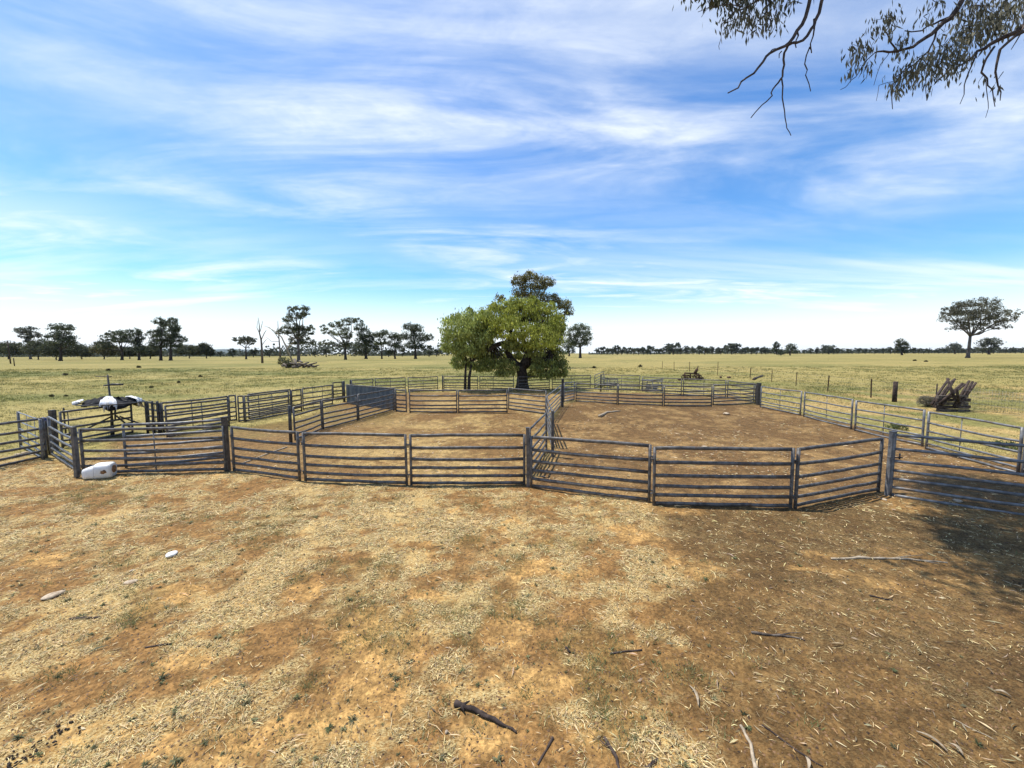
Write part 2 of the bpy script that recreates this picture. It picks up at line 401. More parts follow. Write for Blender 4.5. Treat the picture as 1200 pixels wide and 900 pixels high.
# ------------------------------------------------------------------ blades, litter
def strips(name, px, py, pz, ang, length, width, curl, lift, tilt, colr, material, segs=2, taper=.5):
    """flat curved strips: start at point, run along ang, rise by lift, bend sideways by curl"""
    n = len(px); V = np.zeros((n, (segs+1)*2, 3)); dxv, dyv = np.cos(ang), np.sin(ang)
    for s in range(segs+1):
        f = s/segs; cx = px+dxv*length*f-dyv*curl*length*f*f; cy = py+dyv*length*f+dxv*curl*length*f*f
        cz = pz+lift*length*(4*f*(1-f)*.5+f*.6)
        wd = width*(1-abs(2*f-1)*taper)*.5
        for k, sg in ((0, 1), (1, -1)):
            V[:, s*2+k, 0] = cx-dyv*wd*sg; V[:, s*2+k, 1] = cy+dxv*wd*sg; V[:, s*2+k, 2] = cz+tilt*wd*sg
    base = np.arange(n)[:, None, None]*((segs+1)*2)
    f = np.array([[s*2, s*2+1, s*2+3, s*2+2] for s in range(segs)])[None]
    Fc = (base+f).reshape(-1, 4)
    return np_mesh(name, V.reshape(-1, 3), Fc, material, np.repeat(colr, (segs+1)*2, 0))

def pick(n, y0, y1, ratio, power=1.0, x_off=0):
    d = y0+(y1-y0)*RNG.random(n)**power
    return (RNG.random(n)*2-1)*d*ratio+x_off, d
# pale straw on the yard soil
x, y = pick(620000, 1.9, 11.0, 1.5, 1.25)
_, st, pen, side, grn, rd = zones(x, y)
fine = fbm(x, y, 3.2, 611, 3, .6)
p = (.025+.75*st*sst(fine, .30, .62))*(1-.97*pen*(1-st))
keep = RNG.random(len(x)) < p*.8
x, y, st, rd = x[keep], y[keep], st[keep], rd[keep]; n = len(x)
ln = RNG.gamma(2.2, .013, n)+.014; sizey = np.clip(y/5, .75, 1.3)
cc = np.array([[.60, .48, .25]])*RNG.uniform(.3, 1.35, (n, 1))*(1+RNG.normal(0, .05, (n, 3)))
brownm = RNG.random(n) < .28; cc[brownm] = cc[brownm]*np.array([[.55, .46, .38]])
oo = strips('straw_litter', x, y, height(x, y)+.004+RNG.random(n)*.010, RNG.uniform(0, 2*math.pi, n), ln*sizey, RNG.uniform(.003, .0075, n)*sizey,
       RNG.normal(0, .5, n), RNG.uniform(0, .28, n), RNG.normal(0, .6, n), np.clip(cc, .02, .8), LITTER)
tag(oo, 'pale dry straw and shredded hay strewn over the bare yard soil', 'straw', kind='stuff')
# gum leaves
x, y = pick(34000, 1.9, 13, 1.6, 1.2)
_, st, pen, side, grn, rd = zones(x, y)
keep = RNG.random(len(x)) < (.035+.055*rd*sst(fbm(x, y, 1.3, 712, 3, .5), .42, .62)+.12*pen)*(1-side)
x, y = x[keep], y[keep]; n = len(x)
cc = np.array([[.38, .29, .175]])*RNG.uniform(.3, 1.5, (n, 1))*(1+RNG.normal(0, .06, (n, 3)))
oo = strips('leaf_litter', x, y, height(x, y)+.006+RNG.random(n)*.01, RNG.uniform(0, 2*math.pi, n), RNG.gamma(3, .014, n)+.025, RNG.uniform(.005, .014, n),
       RNG.normal(0, .45, n), RNG.uniform(0, .2, n), RNG.normal(0, .5, n), np.clip(cc, .02, .85), LITTER, 4, .95)
tag(oo, 'fallen curled gum leaves and bark flakes on the dirt', 'leaf litter', kind='stuff')
x, y = pick(60000, 8, 27, 1.5, 1.1)
_, st, pen, side, grn, rd = zones(x, y)
keep = RNG.random(len(x)) < pen*.36*sst(fbm(x, y, .8, 812, 4, .6), .40, .62)
x, y = x[keep], y[keep]; n = len(x)
cc = np.array([[.37, .28, .165]])*RNG.uniform(.35, 1.5, (n, 1))*(1+RNG.normal(0, .05, (n, 3)))
oo = strips('pen_litter', x, y, height(x, y)+.006+RNG.random(n)*.01, RNG.uniform(0, 2*math.pi, n), RNG.gamma(3, .015, n)+.03, RNG.uniform(.01, .035, n),
       RNG.normal(0, .45, n), RNG.uniform(0, .15, n), RNG.normal(0, .4, n), np.clip(cc, .02, .85), LITTER, 2, .8)
tag(oo, 'pale trampled hay and bark flecks over the pen floors', 'litter', kind='stuff')
# dark crumbs, clods
x, y = pick(60000, 1.9, 9, 1.5, 1.2)
_, st, pen, side, grn, rd = zones(x, y)
keep = RNG.random(len(x)) < .35
x, y = x[keep], y[keep]; n = len(x); s_ = np.minimum(RNG.gamma(2, .0028, n)+.003, .013)
tet = np.array([[-1, -.6, -.2], [1, -.5, -.2], [0, 1, -.2], [.1, 0, .9]])
R_ = RNG.uniform(0, 6.28, n); V = np.zeros((n, 4, 3))
for k in range(4):
    a_, b_, c_ = tet[k]*RNG.uniform(.7, 1.3, 3)
    V[:, k, 0] = x+s_*(a_*np.cos(R_)-b_*np.sin(R_)); V[:, k, 1] = y+s_*(a_*np.sin(R_)+b_*np.cos(R_)); V[:, k, 2] = height(x, y)+s_*c_+.002
Fc = (np.arange(n)[:, None, None]*4+np.array([[0, 1, 3], [1, 2, 3], [2, 0, 3]])[None]).reshape(-1, 3)
cc = np.array([[.14, .08, .04]])*RNG.uniform(.15, 1.5, (n, 1))
oo = np_mesh('soil_crumbs', V.reshape(-1, 3), Fc, LITTER, np.repeat(cc, 4, 0)); tag(oo, 'small crumbs and clods of brown soil', 'soil', kind='stuff')

def blades(name, x, y, hgt, wid, colr, lean, label, cat, zoff=0):
    n = len(x); a_ = RNG.uniform(0, 6.28, n); l_ = RNG.uniform(0, 6.28, n); z = height(x, y)-.005
    V = np.zeros((n, 3, 3)); ca, sa = np.cos(a_)*wid*.5, np.sin(a_)*wid*.5
    V[:, 0, 0] = x-ca; V[:, 0, 1] = y-sa; V[:, 0, 2] = z
    V[:, 1, 0] = x+ca; V[:, 1, 1] = y+sa; V[:, 1, 2] = z
    V[:, 2, 0] = x+np.cos(l_)*hgt*lean; V[:, 2, 1] = y+np.sin(l_)*hgt*lean; V[:, 2, 2] = z+hgt
    o = np_mesh(name, V.reshape(-1, 3), np.arange(n*3).reshape(-1, 3), GRASSM, np.repeat(np.clip(colr, .01, .9), 3, 0))
    return tag(o, label, cat, kind='stuff')
# rosettes of small weeds
cx_, cy_ = pick(2300, 2.0, 9.5, 1.4, 1.2)
_, st, pen, side, grn, rd = zones(cx_, cy_)
k_ = RNG.random(len(cx_)) < (.22+.5*sst(fbm(cx_, cy_, .7, 555, 3, .5), .48, .62))*(1-.8*rd)*(1-pen)
cx_, cy_ = cx_[k_], cy_[k_]; m_ = 16; rz_ = np.repeat(RNG.gamma(4, .0034, len(cx_))+.007, m_); n = len(cx_)*m_
a_ = RNG.uniform(0, 6.28, n); x = np.repeat(cx_, m_); y = np.repeat(cy_, m_)
tone = np.repeat(RNG.uniform(.5, 1.25, (len(cx_), 1)), m_, 0); gg = np.repeat(RNG.random((len(cx_), 1)), m_, 0)
cc = (np.array([[.075, .095, .035]])*(1-gg)+np.array([[.17, .165, .08]])*gg)*tone*RNG.uniform(.7, 1.3, (n, 1))
oo = strips('yard_weeds', x, y, height(x, y)+.004, a_, rz_*RNG.uniform(.6, 1.4, n), rz_*.32, RNG.normal(0, .25, n), RNG.uniform(.1, .75, n), RNG.normal(0, .4, n), cc, GRASSM, 3, .9)
tag(oo, 'small grey green weed rosettes scattered over the yard soil', 'weeds', kind='stuff')
# short green tufts in the yard
cx_, cy_ = pick(5200, 2.0, 10, 1.4, 1.3)
_, st, pen, side, grn, rd = zones(cx_, cy_)
k_ = RNG.random(len(cx_)) < (.03+.75*grn)*(1-.8*rd)*(1-pen)
cx_, cy_ = cx_[k_], cy_[k_]; m_ = 42
x = np.repeat(cx_, m_)+RNG.normal(0, .05, len(cx_)*m_); y = np.repeat(cy_, m_)+RNG.normal(0, .05, len(cx_)*m_); n = len(x)
mixg = RNG.random((n, 1)); cc = np.array([[.085, .14, .035]])*(1-mixg)+np.array([[.26, .26, .13]])*mixg
blades('yard_grass', x, y, RNG.uniform(.015, .055, n), RNG.uniform(.0035, .007, n), cc*RNG.uniform(.6, 1.3, (n, 1)), .8, 'thin green grass tufts scattered over the yard soil', 'grass')
# paddock grass
def paddock(name, ntuft, y0, y1, ratio, per, spread, h0, h1, wd, label, power=1.6):
    cx_, cy_ = pick(ntuft, y0, y1, ratio, power)
    col_, st, pen, side, grn, rd = zones(cx_, cy_)
    cl = fbm(cx_, cy_, .5, 321, 4, .6)
    k_ = RNG.random(len(cx_)) < side*(1-pen)*(.15+.85*sst(cl, .42, .62))
    cx_, cy_, col_ = cx_[k_], cy_[k_], col_[k_]
    N_ = len(cx_)*per; sc_ = np.repeat(spread*np.clip(cy_/18, .7, 2.6), per)
    x = np.repeat(cx_, per)+RNG.normal(0, 1, N_)*sc_; y = np.repeat(cy_, per)+RNG.normal(0, 1, N_)*sc_
    gr = (RNG.random((len(cx_), 1)) < .35)
    cc = np.where(gr, np.array([[.10, .125, .045]]), col_*1.2)*RNG.uniform(.65, 1.3, (len(cx_), 1))
    blades(name, x, y, RNG.uniform(h0, h1, N_)*np.clip(sc_/spread, .8, 1.5), wd*np.clip(y/14, .8, 4.5), np.repeat(cc, per, 0)*RNG.uniform(.8, 1.2, (N_, 1)), .5, label, 'grass')
paddock('paddock_grass', 70000, 9, 75, 1.5, 7, .07, .03, .10, .012, 'short dry grass with green tufts covering the paddock', 1.5)

# ------------------------------------------------------------------ fence panels
RAILS = [1.0, .755, .535, .355, .195, .05]
def panel(name, a, b_, label, group=None, h=1.04, rails=RAILS, mids=(), m=None, lugs=False, cat='fence panel', ztop=None, gap=.012, hr=.033, thin=False, sheet=None, seg=8):
    """a, b_: pixel positions of the two top corners"""
    m = m or STEEL; zt = h if ztop is None else ztop
    A = gp(a[0], a[1], zt); B = gp(b_[0], b_[1], zt); A.z = B.z = 0
    d = B-A; L = d.length-2*gap; C = (A+B)/2; rz = math.atan2(d.y, d.x)
    root = empty(name, (C.x, C.y, 0), rz); tag(root, label, cat, group)
    hx = L/2; rs = random.Random(int(A.x*977+A.y*131)); root.rotation_euler = (rs.uniform(-.014, .014), rs.uniform(-.006, .006), rz)
    for sgn in (-1, 1):
        q = MB().tube([(sgn*hx, 0, .0), (sgn*hx, 0, .3), (sgn*hx, 0, h*.7), (sgn*hx, 0, h+.02)], 1, seg, flat=(.027, .030, (1, 0, 0)))
        so = q.build('stile', m, root)
        if lugs:
            for zl in (.22, .82):
                MB().box((sgn*(hx+.035), 0, zl*h), (.05, .045, .012)).box((sgn*(hx+.045), 0, zl*h-.03), (.014, .014, .07)).build('lug', m, so, False)
    for rf in rails:
        z = rf*h; n = 7; pts = []; bend = rs.choice((0, 0, 0, -.012, .010, -.02))
        for i in range(n):
            f = i/(n-1); e = 0 if i in (0, n-1) else rs.uniform(-.007, .006)+bend*math.sin(math.pi*f)
            pts.append((-hx+.015+f*(2*hx-.03), rs.uniform(-.004, .004) if 0 < i < n-1 else 0, z+e-.004*math.sin(math.pi*f)))
        MB().tube(pts, 1, seg, flat=(hr, .020, (0, 0, 1))).build('rail', m, root)
    for f in mids:
        MB().tube([(-hx+f*L, .019, .04), (-hx+f*L, .019, h-.01)], 1, 6, flat=(.016, .006, (1, 0, 0))).build('brace', m, root)
    if sheet:
        n = 40; vs = []; fs = []
        for i in range(n+1):
            xx = -hx+.03+(2*hx-.06)*i/n; yy = -.024-.006*math.sin(i*1.7)
            vs += [(xx, yy, .04), (xx, yy, h*.97), (xx, yy-.004, .04), (xx, yy-.004, h*.97)]
        for i in range(n):
            k = i*4; fs += [(k, k+1, k+5, k+4), (k+2, k+6, k+7, k+3), (k+1, k+3, k+7, k+5), (k, k+4, k+6, k+2)]
        fs += [(0, 2, 3, 1), (n*4, n*4+1, n*4+3, n*4+2)]
        MB().add(vs, fs).build('sheeting', sheet, root, False)
    return root
def post(name, px, top, base, wpx, label, m=None, group=None, cat='post', square=False):
    p = gp(px, base); Yd = p.y; hgt = CAM_H+ (ray(px, top).z/ray(px, top).y)*Yd
    r = wpx/FPX*Yd/2*.8; q = MB()
    if square: 
        q.box((0, 0, hgt/2), (2*r, 2*r, hgt)); q.box((0, 0, hgt+.006), (2*r+.012, 2*r+.012, .012))
    else: 
        q.tube([(0, 0, -.02), (0, 0, hgt*.5), (.005, 0, hgt-.02), (.005, 0, hgt)], [r*1.05, r, r, r*.8], 10)
    o = q.build(name, m or STEEL, None, not square); o.location = (p.x, p.y, 0)
    o.rotation_euler = (random.uniform(-.012, .012), random.uniform(-.012, .012), random.uniform(-.06, .06)); tag(o, label, cat, group); return o

FR = 'panels along the front of the yards'
W = 'grey six-rail panel '
panel('stock_fence', (56.5, 489), (88, 502.5), W+'running back from the front left corner post towards the blue rag', FR, m=STEELL, lugs=True)
panel('yard_gate', (93, 503), (262, 500.5), 'long grey yard gate with one upright strap behind the white drum', FR, mids=(.5,), cat='gate', lugs=True)
panel('stock_fence', (143, 498), (264, 491.5), W+'standing close behind the long gate at the front left', 'inner panels of the left pens', rails=[1.0, .72, .5, .33, .18, .06], m=STEELL)
panel('stock_fence', (271, 500.5), (349, 507), W+'just right of the thick double post in the front row', FR, lugs=True)
panel('stock_fence', (355, 507.5), (476, 510.5), W+'second to the right of the thick double post in the front row', FR, lugs=True)
panel('stock_fence', (480, 510.5), (615, 510), W+'in the front row, ending where the dividing fence starts', FR, lugs=True)
panel('stock_fence', (622, 512), (763, 523), W+'first of the right pen front, sloping down away from the dividing fence', FR, lugs=True)
panel('stock_fence', (767, 525), (931, 527), W+'nearest the camera, in the middle of the right pen front', FR, lugs=True)
panel('stock_fence', (935, 527), (1034, 514), W+'angling back to the thick bright steel post on the right', FR, lugs=True)
I_R = [1.0, .775, .58, .43, .295, .155, .03]
panel('yard_gate', (1047, 509.5), (1335, 533), 'tall seven-rail gate partly in tree shade at the right edge', FR, h=1.17, rails=I_R, m=STEELL, cat='gate', lugs=True, hr=.027)
panel('stock_fence', (-80, 507), (51, 490.5), W+'leaving the picture at the left edge beside the blue rag', FR, mids=(.5,))
panel('stock_fence', (20, 483), (46, 492), 'short light panel angled back near the left edge, with upright bars', 'inner panels of the left pens', mids=(.35, .7), m=STEELL, hr=.014)
panel('yard_gate', (69, 483.5), (153, 472.5), 'open grey gate in front of the tattered tarp stand', 'inner panels of the left pens', mids=(.1,), cat='gate')
# posts
post('gate_post', 267, 489, 552, 5.8, 'thick scarred double post between the long gate and the front row', DARKSTEEL, square=True)
post('corner_post', 90.5, 501, 559.5, 4.5, 'corner post at the front left beside the white drum', STEEL, square=True)
post('gate_post', 65, 481, 528, 5.8, 'stout black post behind the short left side panel', DARKSTEEL, square=True)
post('gate_post', 619, 501.5, 571, 5, 'tall post at the front where the dividing fence meets the front row', STEEL, square=True)
post('gate_post', 1040.5, 506, 581, 6, 'thick bright steel post with a latch between the right pen panels and the tall gate', STEELL, square=True)
post('gate_post', 341, 475, 520, 4.6, 'dark post at the near end of the curved inner fence', DARKSTEEL)
post('gate_post', 647.5, 482, 535.8, 4, 'thick dark post where the dividing fence kinks', STEEL, square=True)
post('gate_post', 659, 444, 477, 3.4, 'tall dark double post halfway along the dividing fence', DARKSTEEL, square=True)
post('gate_post', 888.5, 449, 474.5, 4.6, 'black post at the far right corner of the right pen', DARKSTEEL, square=True)
post('gate_post', 704, 438.5, 459, 2.2, 'tall post at the back beside the galvanised scrap', DARKSTEEL)
post('gate_post', 519, 440, 459, 2.0, 'dark post at the back left of the small tree', DARKSTEEL)
post('gate_post', 411.5, 445, 468, 2.4, 'dark post behind the blue sheeted panel', DARKSTEEL)

CU = 'panels of the curved inner fence'
panel('stock_fence', (344, 477.5), (376.2, 469.8), W+'nearest the dark post of the curved inner fence', CU)
panel('stock_fence', (377.4, 469.6), (418.2, 463), W+'second from the dark post along the curved inner fence', CU)
panel('stock_fence', (419.4, 462.8), (461, 455.5), W+'of the curved inner fence, in front of the blue sheeting', CU)
panel('stock_fence', (463.5, 456.5), (476, 457), 'very narrow panel beside the blue sheeting in the curved inner fence', CU)
panel('stock_fence', (479.5, 457.4), (535.3, 457.4), W+'left of the two facing the camera behind the left pen', CU)
panel('stock_fence', (536.9, 457.4), (594.4, 457.2), W+'right of the two behind the left pen, below the small tree', CU)
panel('stock_fence', (595.8, 454.7), (640, 458.4), W+'in the shade in front of the big green tree trunk', CU)
DV = 'panels of the dividing fence'
panel('stock_fence', (621, 503), (640.5, 484.5), W+'nearest in the dividing fence, rising steeply from the front row', DV, lugs=True)
panel('stock_fence', (647, 482.5), (639.5, 465), W+'seen nearly end-on in the dividing fence', DV)
panel('stock_fence', (641, 464), (657.5, 451.5), W+'of the dividing fence just left of the tall double post', DV, m=STEELL)
panel('stock_fence', (661, 449.5), (673, 447.5), W+'farthest in the dividing fence, right of the tall double post', DV, m=STEELL)
RB = 'panels along the back of the right pen'
panel('stock_fence', (675, 449.2), (723.7, 451), W+'leftmost along the back of the right pen', RB)
panel('stock_fence', (724.7, 451), (777.4, 452.3), W+'second from the left along the back of the right pen', RB)
panel('stock_fence', (778.7, 452.3), (834.8, 452.3), W+'below the rusty machine along the back of the right pen', RB)
panel('stock_fence', (836.2, 451.4), (886, 450.3), W+'touching the black far corner post', RB)
ER = 'open-railed panels down the right side'
E6 = [1.0, .72, .49, .30, .16, .05]
panel('stock_fence', (892, 452.8), (939.5, 458.8), 'light galvanised panel next to the black far corner post, down the right side', ER, mids=(.5,), m=STEELL, rails=E6, hr=.027)
panel('stock_fence', (943.5, 459.6), (1000, 468.5), 'light galvanised panel, second from the black far corner post, in front of the paddock posts', ER, mids=(.5,), m=STEELL, rails=E6, hr=.027)
panel('stock_fence', (1004, 469.8), (1084.5, 481), 'light galvanised panel with a green weed behind it, left of the timber heap', ER, mids=(.45,), m=STEELL, rails=E6, hr=.027)
panel('stock_fence', (1088.5, 483), (1199, 502), 'light galvanised panel in front of the timber heap, seen over the tall gate', ER, mids=(.4,), m=STEELL, rails=E6, hr=.027)
panel('stock_fence', (1203, 503), (1400, 538), 'light galvanised panel at the right edge of the picture beyond the tall gate', ER, mids=(.4,), m=STEELL, rails=E6, hr=.027)
RL = 'panels of the race on the left'
panel('stock_fence', (189, 472.5), (267, 464.5), W+'on the far side of the race, right of the three upright posts', RL, mids=(.42,))
panel('stock_fence', (193, 476), (267, 467.5), W+'on the near side of the race, right of the three upright posts', RL, mids=(.55,))
panel('stock_fence', (172.5, 471), (187, 473), 'narrow dark panel between the three upright posts', RL, mids=(.5,), m=DARKSTEEL)
for px_, lb in ((173.5, 'left'), (181, 'middle'), (187, 'right')):
    post('race_post', px_, 470, 508.5, 3.2, lb+' of the three dark upright posts clustered at the left end of the race', DARKSTEEL)
panel('stock_fence', (267.5, 463.8), (276, 463.2), 'narrow panel between the race and the next long panel, nearer of two', RL)
panel('stock_fence', (278, 464.5), (285, 464), 'narrow panel with double uprights right of the nearer narrow one in the race', RL)
panel('stock_fence', (286, 464.3), (338, 458.3), W+'with dense rails in the middle of the race', RL, mids=(.3, .6))
panel('stock_fence', (290, 462.3), (340, 456.6), W+'partly hidden behind the dense-railed one in the middle of the race', RL)
panel('stock_fence', (341, 457.8), (352.5, 456.4), 'narrow panel with heavy uprights between two long race panels', RL, m=DARKSTEEL)
panel('stock_fence', (354, 455.5), (389, 451.2), W+'of the race, just left of the ladder-like narrow panel', RL, mids=(.33, .66))
panel('stock_fence', (390, 448.6), (401, 447.6), 'ladder-like narrow dark panel left of the blue sheeting', RL, m=DARKSTEEL)
post('race_post', 403.5, 446.5, 471, 3.4, 'dark upright at the left end of the blue sheeting', DARKSTEEL)
panel('sheeted_fence', (406, 451), (463, 455.3), 'solid blue grey sheeted panel behind the curved inner fence', None, sheet=SHEET, m=STEEL)
OB = 'panels of the outer back fence'
panel('stock_fence', (412, 445.6), (437, 443.9), W+'of the outer back fence above the blue sheeting, left one', OB)
panel('stock_fence', (439.5, 443.7), (475, 442.6), W+'of the outer back fence right above the blue sheeting', OB, mids=(.5,))
panel('stock_fence', (478, 442.5), (513, 441.3), W+'of the outer back fence left of the small tree', OB, mids=(.5,))
panel('stock_fence', (520, 440.9), (560, 441.1), W+'of the outer back fence behind the small tree trunk', OB)
panel('stock_fence', (562, 441.2), (602, 441.6), W+'of the outer back fence between the small tree and the big trunk', OB, mids=(.4,))
panel('stock_fence', (607, 441.6), (644, 440.6), W+'of the outer back fence hidden behind the big trunk', OB)
panel('stock_fence', (647, 440.4), (692, 439.6), W+'of the outer back fence just right of the big tree', OB, mids=(.5,))
panel('yard_gate', (697, 439.5), (707, 435.5), 'half-open grey gate beside the tall post at the back', OB, cat='gate')
panel('stock_fence', (708, 439), (750, 440.2), W+'of the outer back fence behind the galvanised scrap', OB, mids=(.5,), hr=.027)
panel('stock_fence', (753, 441.6), (799, 444), W+'of the outer back fence left of the rusty machine', OB, mids=(.5,), hr=.027)
panel('stock_fence', (801, 444), (851, 446), W+'of the outer back fence directly in front of the rusty machine', OB, mids=(.5,), hr=.027)
panel('stock_fence', (853, 446), (884, 449.5), W+'of the outer back fence meeting the black far corner post', OB, mids=(.5,), hr=.027)

# latch on the right gate post
q = gp(1050, 560); Yq = gp(1040.5, 581).y
pl = at(1053, 536, Yq-.02)
o = MB().tube([pl+Vector((-.2, 0, 0)), pl+Vector((.05, -.02, 0))], .012, 8).tube([pl+Vector((0, -.02, -.03)), pl+Vector((0, -.02, .08))], .012, 8).build('gate_latch', DARKSTEEL)
tag(o, 'dark slide latch on the thick bright steel post', 'latch')

# ------------------------------------------------------------------ wire fence on the right
WF = 'posts of the wire fence across the paddock'
wp = [(776, 423.5, 432), (790, 424, 433.5), (808, 424, 435.5), (841, 424, 440), (879, 431, 444), (904.5, 434, 447.5), (933, 436, 452.5), (970, 440, 459), (1020.7, 444, 466)]
wl = ['far thin star post left of the rusty machine', 'thin star post just above the outer back fence left of the machine', 'thin star post behind the rusty machine', 'thin star post right of the rusty machine', 'thin star post left of the leaning log', 'thin star post just right of the leaning log', 'thin star post above the light galvanised side panels, left one', 'thin star post above the light galvanised side panels, middle one', 'thin star post left of the thick wooden strainer post']
tops = []
for (px_, tp, bs), lb in zip(wp, wl):
    p = gp(px_, bs); hgt = max(.9, CAM_H+(ray(px_, tp).z/ray(px_, tp).y)*p.y); rr = .022
    q = MB().box((0, 0, hgt/2), (.075, .012, hgt)).box((0, .02, hgt/2), (.012, .05, hgt))
    o = q.build('star_post', RUST, None, False); o.location = (p.x, p.y, 0); o.rotation_euler = (random.uniform(-.03, .03), random.uniform(-.05, .05), random.uniform(0, 2)); tag(o, lb, 'fence post', WF)
    tops.append((p, hgt))
o = post('strainer_post', 1048, 447, 471, 5.5, 'thick round wooden strainer post in the wire fence', DARKWOOD, WF, 'fence post')
tops.append((gp(1048, 471), 1.1))
o = post('fence_post', 1097, 450, 467, 1.6, 'thin dark post just behind the left of the timber heap', DARKWOOD, WF, 'fence post'); tops.append((Vector((19.5, 15, 0)), 1.1)); tops.append((Vector((18.5, 9, 0)), 1.1))
q = MB()
for wz in (.25, .5, .75, 1.0):
    q.tube([Vector((p.x, p.y, wz*h_*.93)) for p, h_ in tops], .0035, 4)
o = q.build('fence_wire', STEELL); tag(o, 'thin plain wires strung between the paddock fence posts', 'fence wire')
# fine mesh fence right of the timber heap
q = MB(); A = gp(1130, 478); B = gp(1230, 494)
for k in range(6): q.tube([A+Vector((0, 0, .12+.17*k)), B+Vector((0, 0, .12+.17*k))], .003, 4)
for k in range(26):
    p = A.lerp(B, k/25); q.tube([p+Vector((0, 0, .05)), p+Vector((0, 0, 1.0))], .003, 4)
o = q.build('mesh_fence', STEELL); tag(o, 'barely visible wire mesh fence right of the timber heap', 'fence')
# left wire fence behind the open gate
q = MB()
A = gp(77, 511); B = gp(190, 503)
for k in (.35, .6, .85, 1.02): q.tube([A+Vector((0, 0, k)), B+Vector((0, 0, k))], .004, 4)
o = q.build('fence_wire', STEELL); tag(o, 'thin wires running behind the open gate on the left', 'fence wire')
post('fence_post', 77.5, 478, 512, 2, 'thin dark post just behind the open gate on the left', DARKSTEEL, None, 'fence post')

# ------------------------------------------------------------------ tarp stand on the left
p0 = gp(133, 511); Yt = p0.y
def tp(px, py, dy=0): return at(px, py, Yt+dy)
rt = empty('tarp_stand', p0); tag(rt, 'round dark stand under a tattered black and white tarp, crossed pole on top', 'tarp stand')
def loc(v): return v-p0
topz = loc(tp(132, 439)).z
MB().tube([(0, 0, 0), (0, 0, topz*.5), (-.02, 0, topz)], [.035, .03, .022], 8).build('pole', DARKSTEEL, rt)
MB().tube([loc(tp(121.5, 452)), loc(tp(132, 450.5)), loc(tp(144, 450.5))], [.02, .035, .03], 8).build('crossbar', DARKSTEEL, rt)
MB().tube([loc(tp(112, 441)), loc(tp(131, 441.3))], .012, 6).build('thin_rod', DARKSTEEL, rt)
for (a_, b_) in (((130.5, 477), (130.5, 512)), ((131, 488), (117, 500)), ((136, 487), (142, 503)), ((140, 488), (153, 498)), ((135, 477), (135, 491))):
    pa = loc(tp(*a_)); pb = loc(tp(*b_))
    if a_[1] > 485: pb.y = -.4 if b_[0] < 130 else .3
    MB().tube([pa, pb], .025, 8).build('leg', DARKSTEEL, rt)
# canopy ring (thin radial frame) and ragged tarp
Rr = 31/FPX*Yt; hc = loc(tp(132, 470)).z
fr = MB(); ring = [(Rr*math.cos(k/24*2*math.pi), Rr*.85*math.sin(k/24*2*math.pi), hc-.05) for k in range(25)]
fr.tube(ring, .018, 6)
for k in range(8):
    a_ = k/8*2*math.pi; fr.tube([(0, 0, hc+.10), (Rr*math.cos(a_), Rr*.85*math.sin(a_), hc-.05)], .014, 6)
fr.build('canopy_frame', DARKSTEEL, rt)
def ragged(a0, a1, r0, r1, mt_, seed, zo=0, nm='tarp', drop=.2):
    rs = random.Random(seed); n = 14; m = 7; vs = []; fs = []
    for i in range(n+1):
        a_ = a0+(a1-a0)*i/n; dr = drop*rs.uniform(.1, 1.7); rj = rs.uniform(.86, 1.06)
        for j in range(m+1):
            f = j/m; r = Rr*(r0+(r1-r0)*f)*(1+rs.uniform(-.02, .02))*(1+(rj-1)*f); z = hc+.10-.12*(r/Rr)**2+zo+(.05*math.sin(i*1.9+j)+rs.uniform(-.045, .045))*(1 if mt_ is TARPB else .4)
            if f > .75: z -= dr*(f-.75)*4; r *= 1-.05*(f-.75)*4
            vs.append((r*math.cos(a_), r*.85*math.sin(a_), z))
    for i in range(n):
        for j in range(m): k = i*(m+1)+j; fs.append((k, k+1, k+m+2, k+m+1))
    o = MB().add(vs, fs).build(nm, mt_, rt)
    md = o.modifiers.new('thick', 'SOLIDIFY'); md.thickness = .006
ragged(0, 2*math.pi, .05, 1.0, TARPB, 3, 0, 'black_tarp', .17)
ragged(-1.2, -.65, .15, 1.04, TARPW, 5, .07, 'white_tarp', .22)
ragged(.2, .7, .5, 1.0, TARPW, 6, .06, 'white_tarp', .18)
ragged(-2.6, -2.15, .75, 1.06, TARPW, 8, .05, 'white_tarp', .06)

# blue rag on the left post
pr = gp(54.5, 532)
MBr = MB(); rs = random.Random(4); zt_ = 1.05
prof = [(.03, .62), (.05, .68), (.085, .75), (.095, .86), (.10, .95), (.075, 1.0), (.02, 1.015)]
MBr.lathe([(r*(1+.1*rs.uniform(-1, 1)), h) for r, h in prof], (0, 0, 0), (0, 0, 1), 12)
o = MBr.build('blue_rag', BLUEPL); o.location = (pr.x, pr.y, 0); o.scale = (1, .8, 1); tag(o, 'dark blue rag bundled over a post at the left', 'rag')
post('gate_post', 51.5, 493, 532, 2.2, 'left of the two slim dark posts under the blue rag', DARKSTEEL)
post('gate_post', 58, 493, 533, 2.2, 'right of the two slim dark posts under the blue rag', DARKSTEEL)

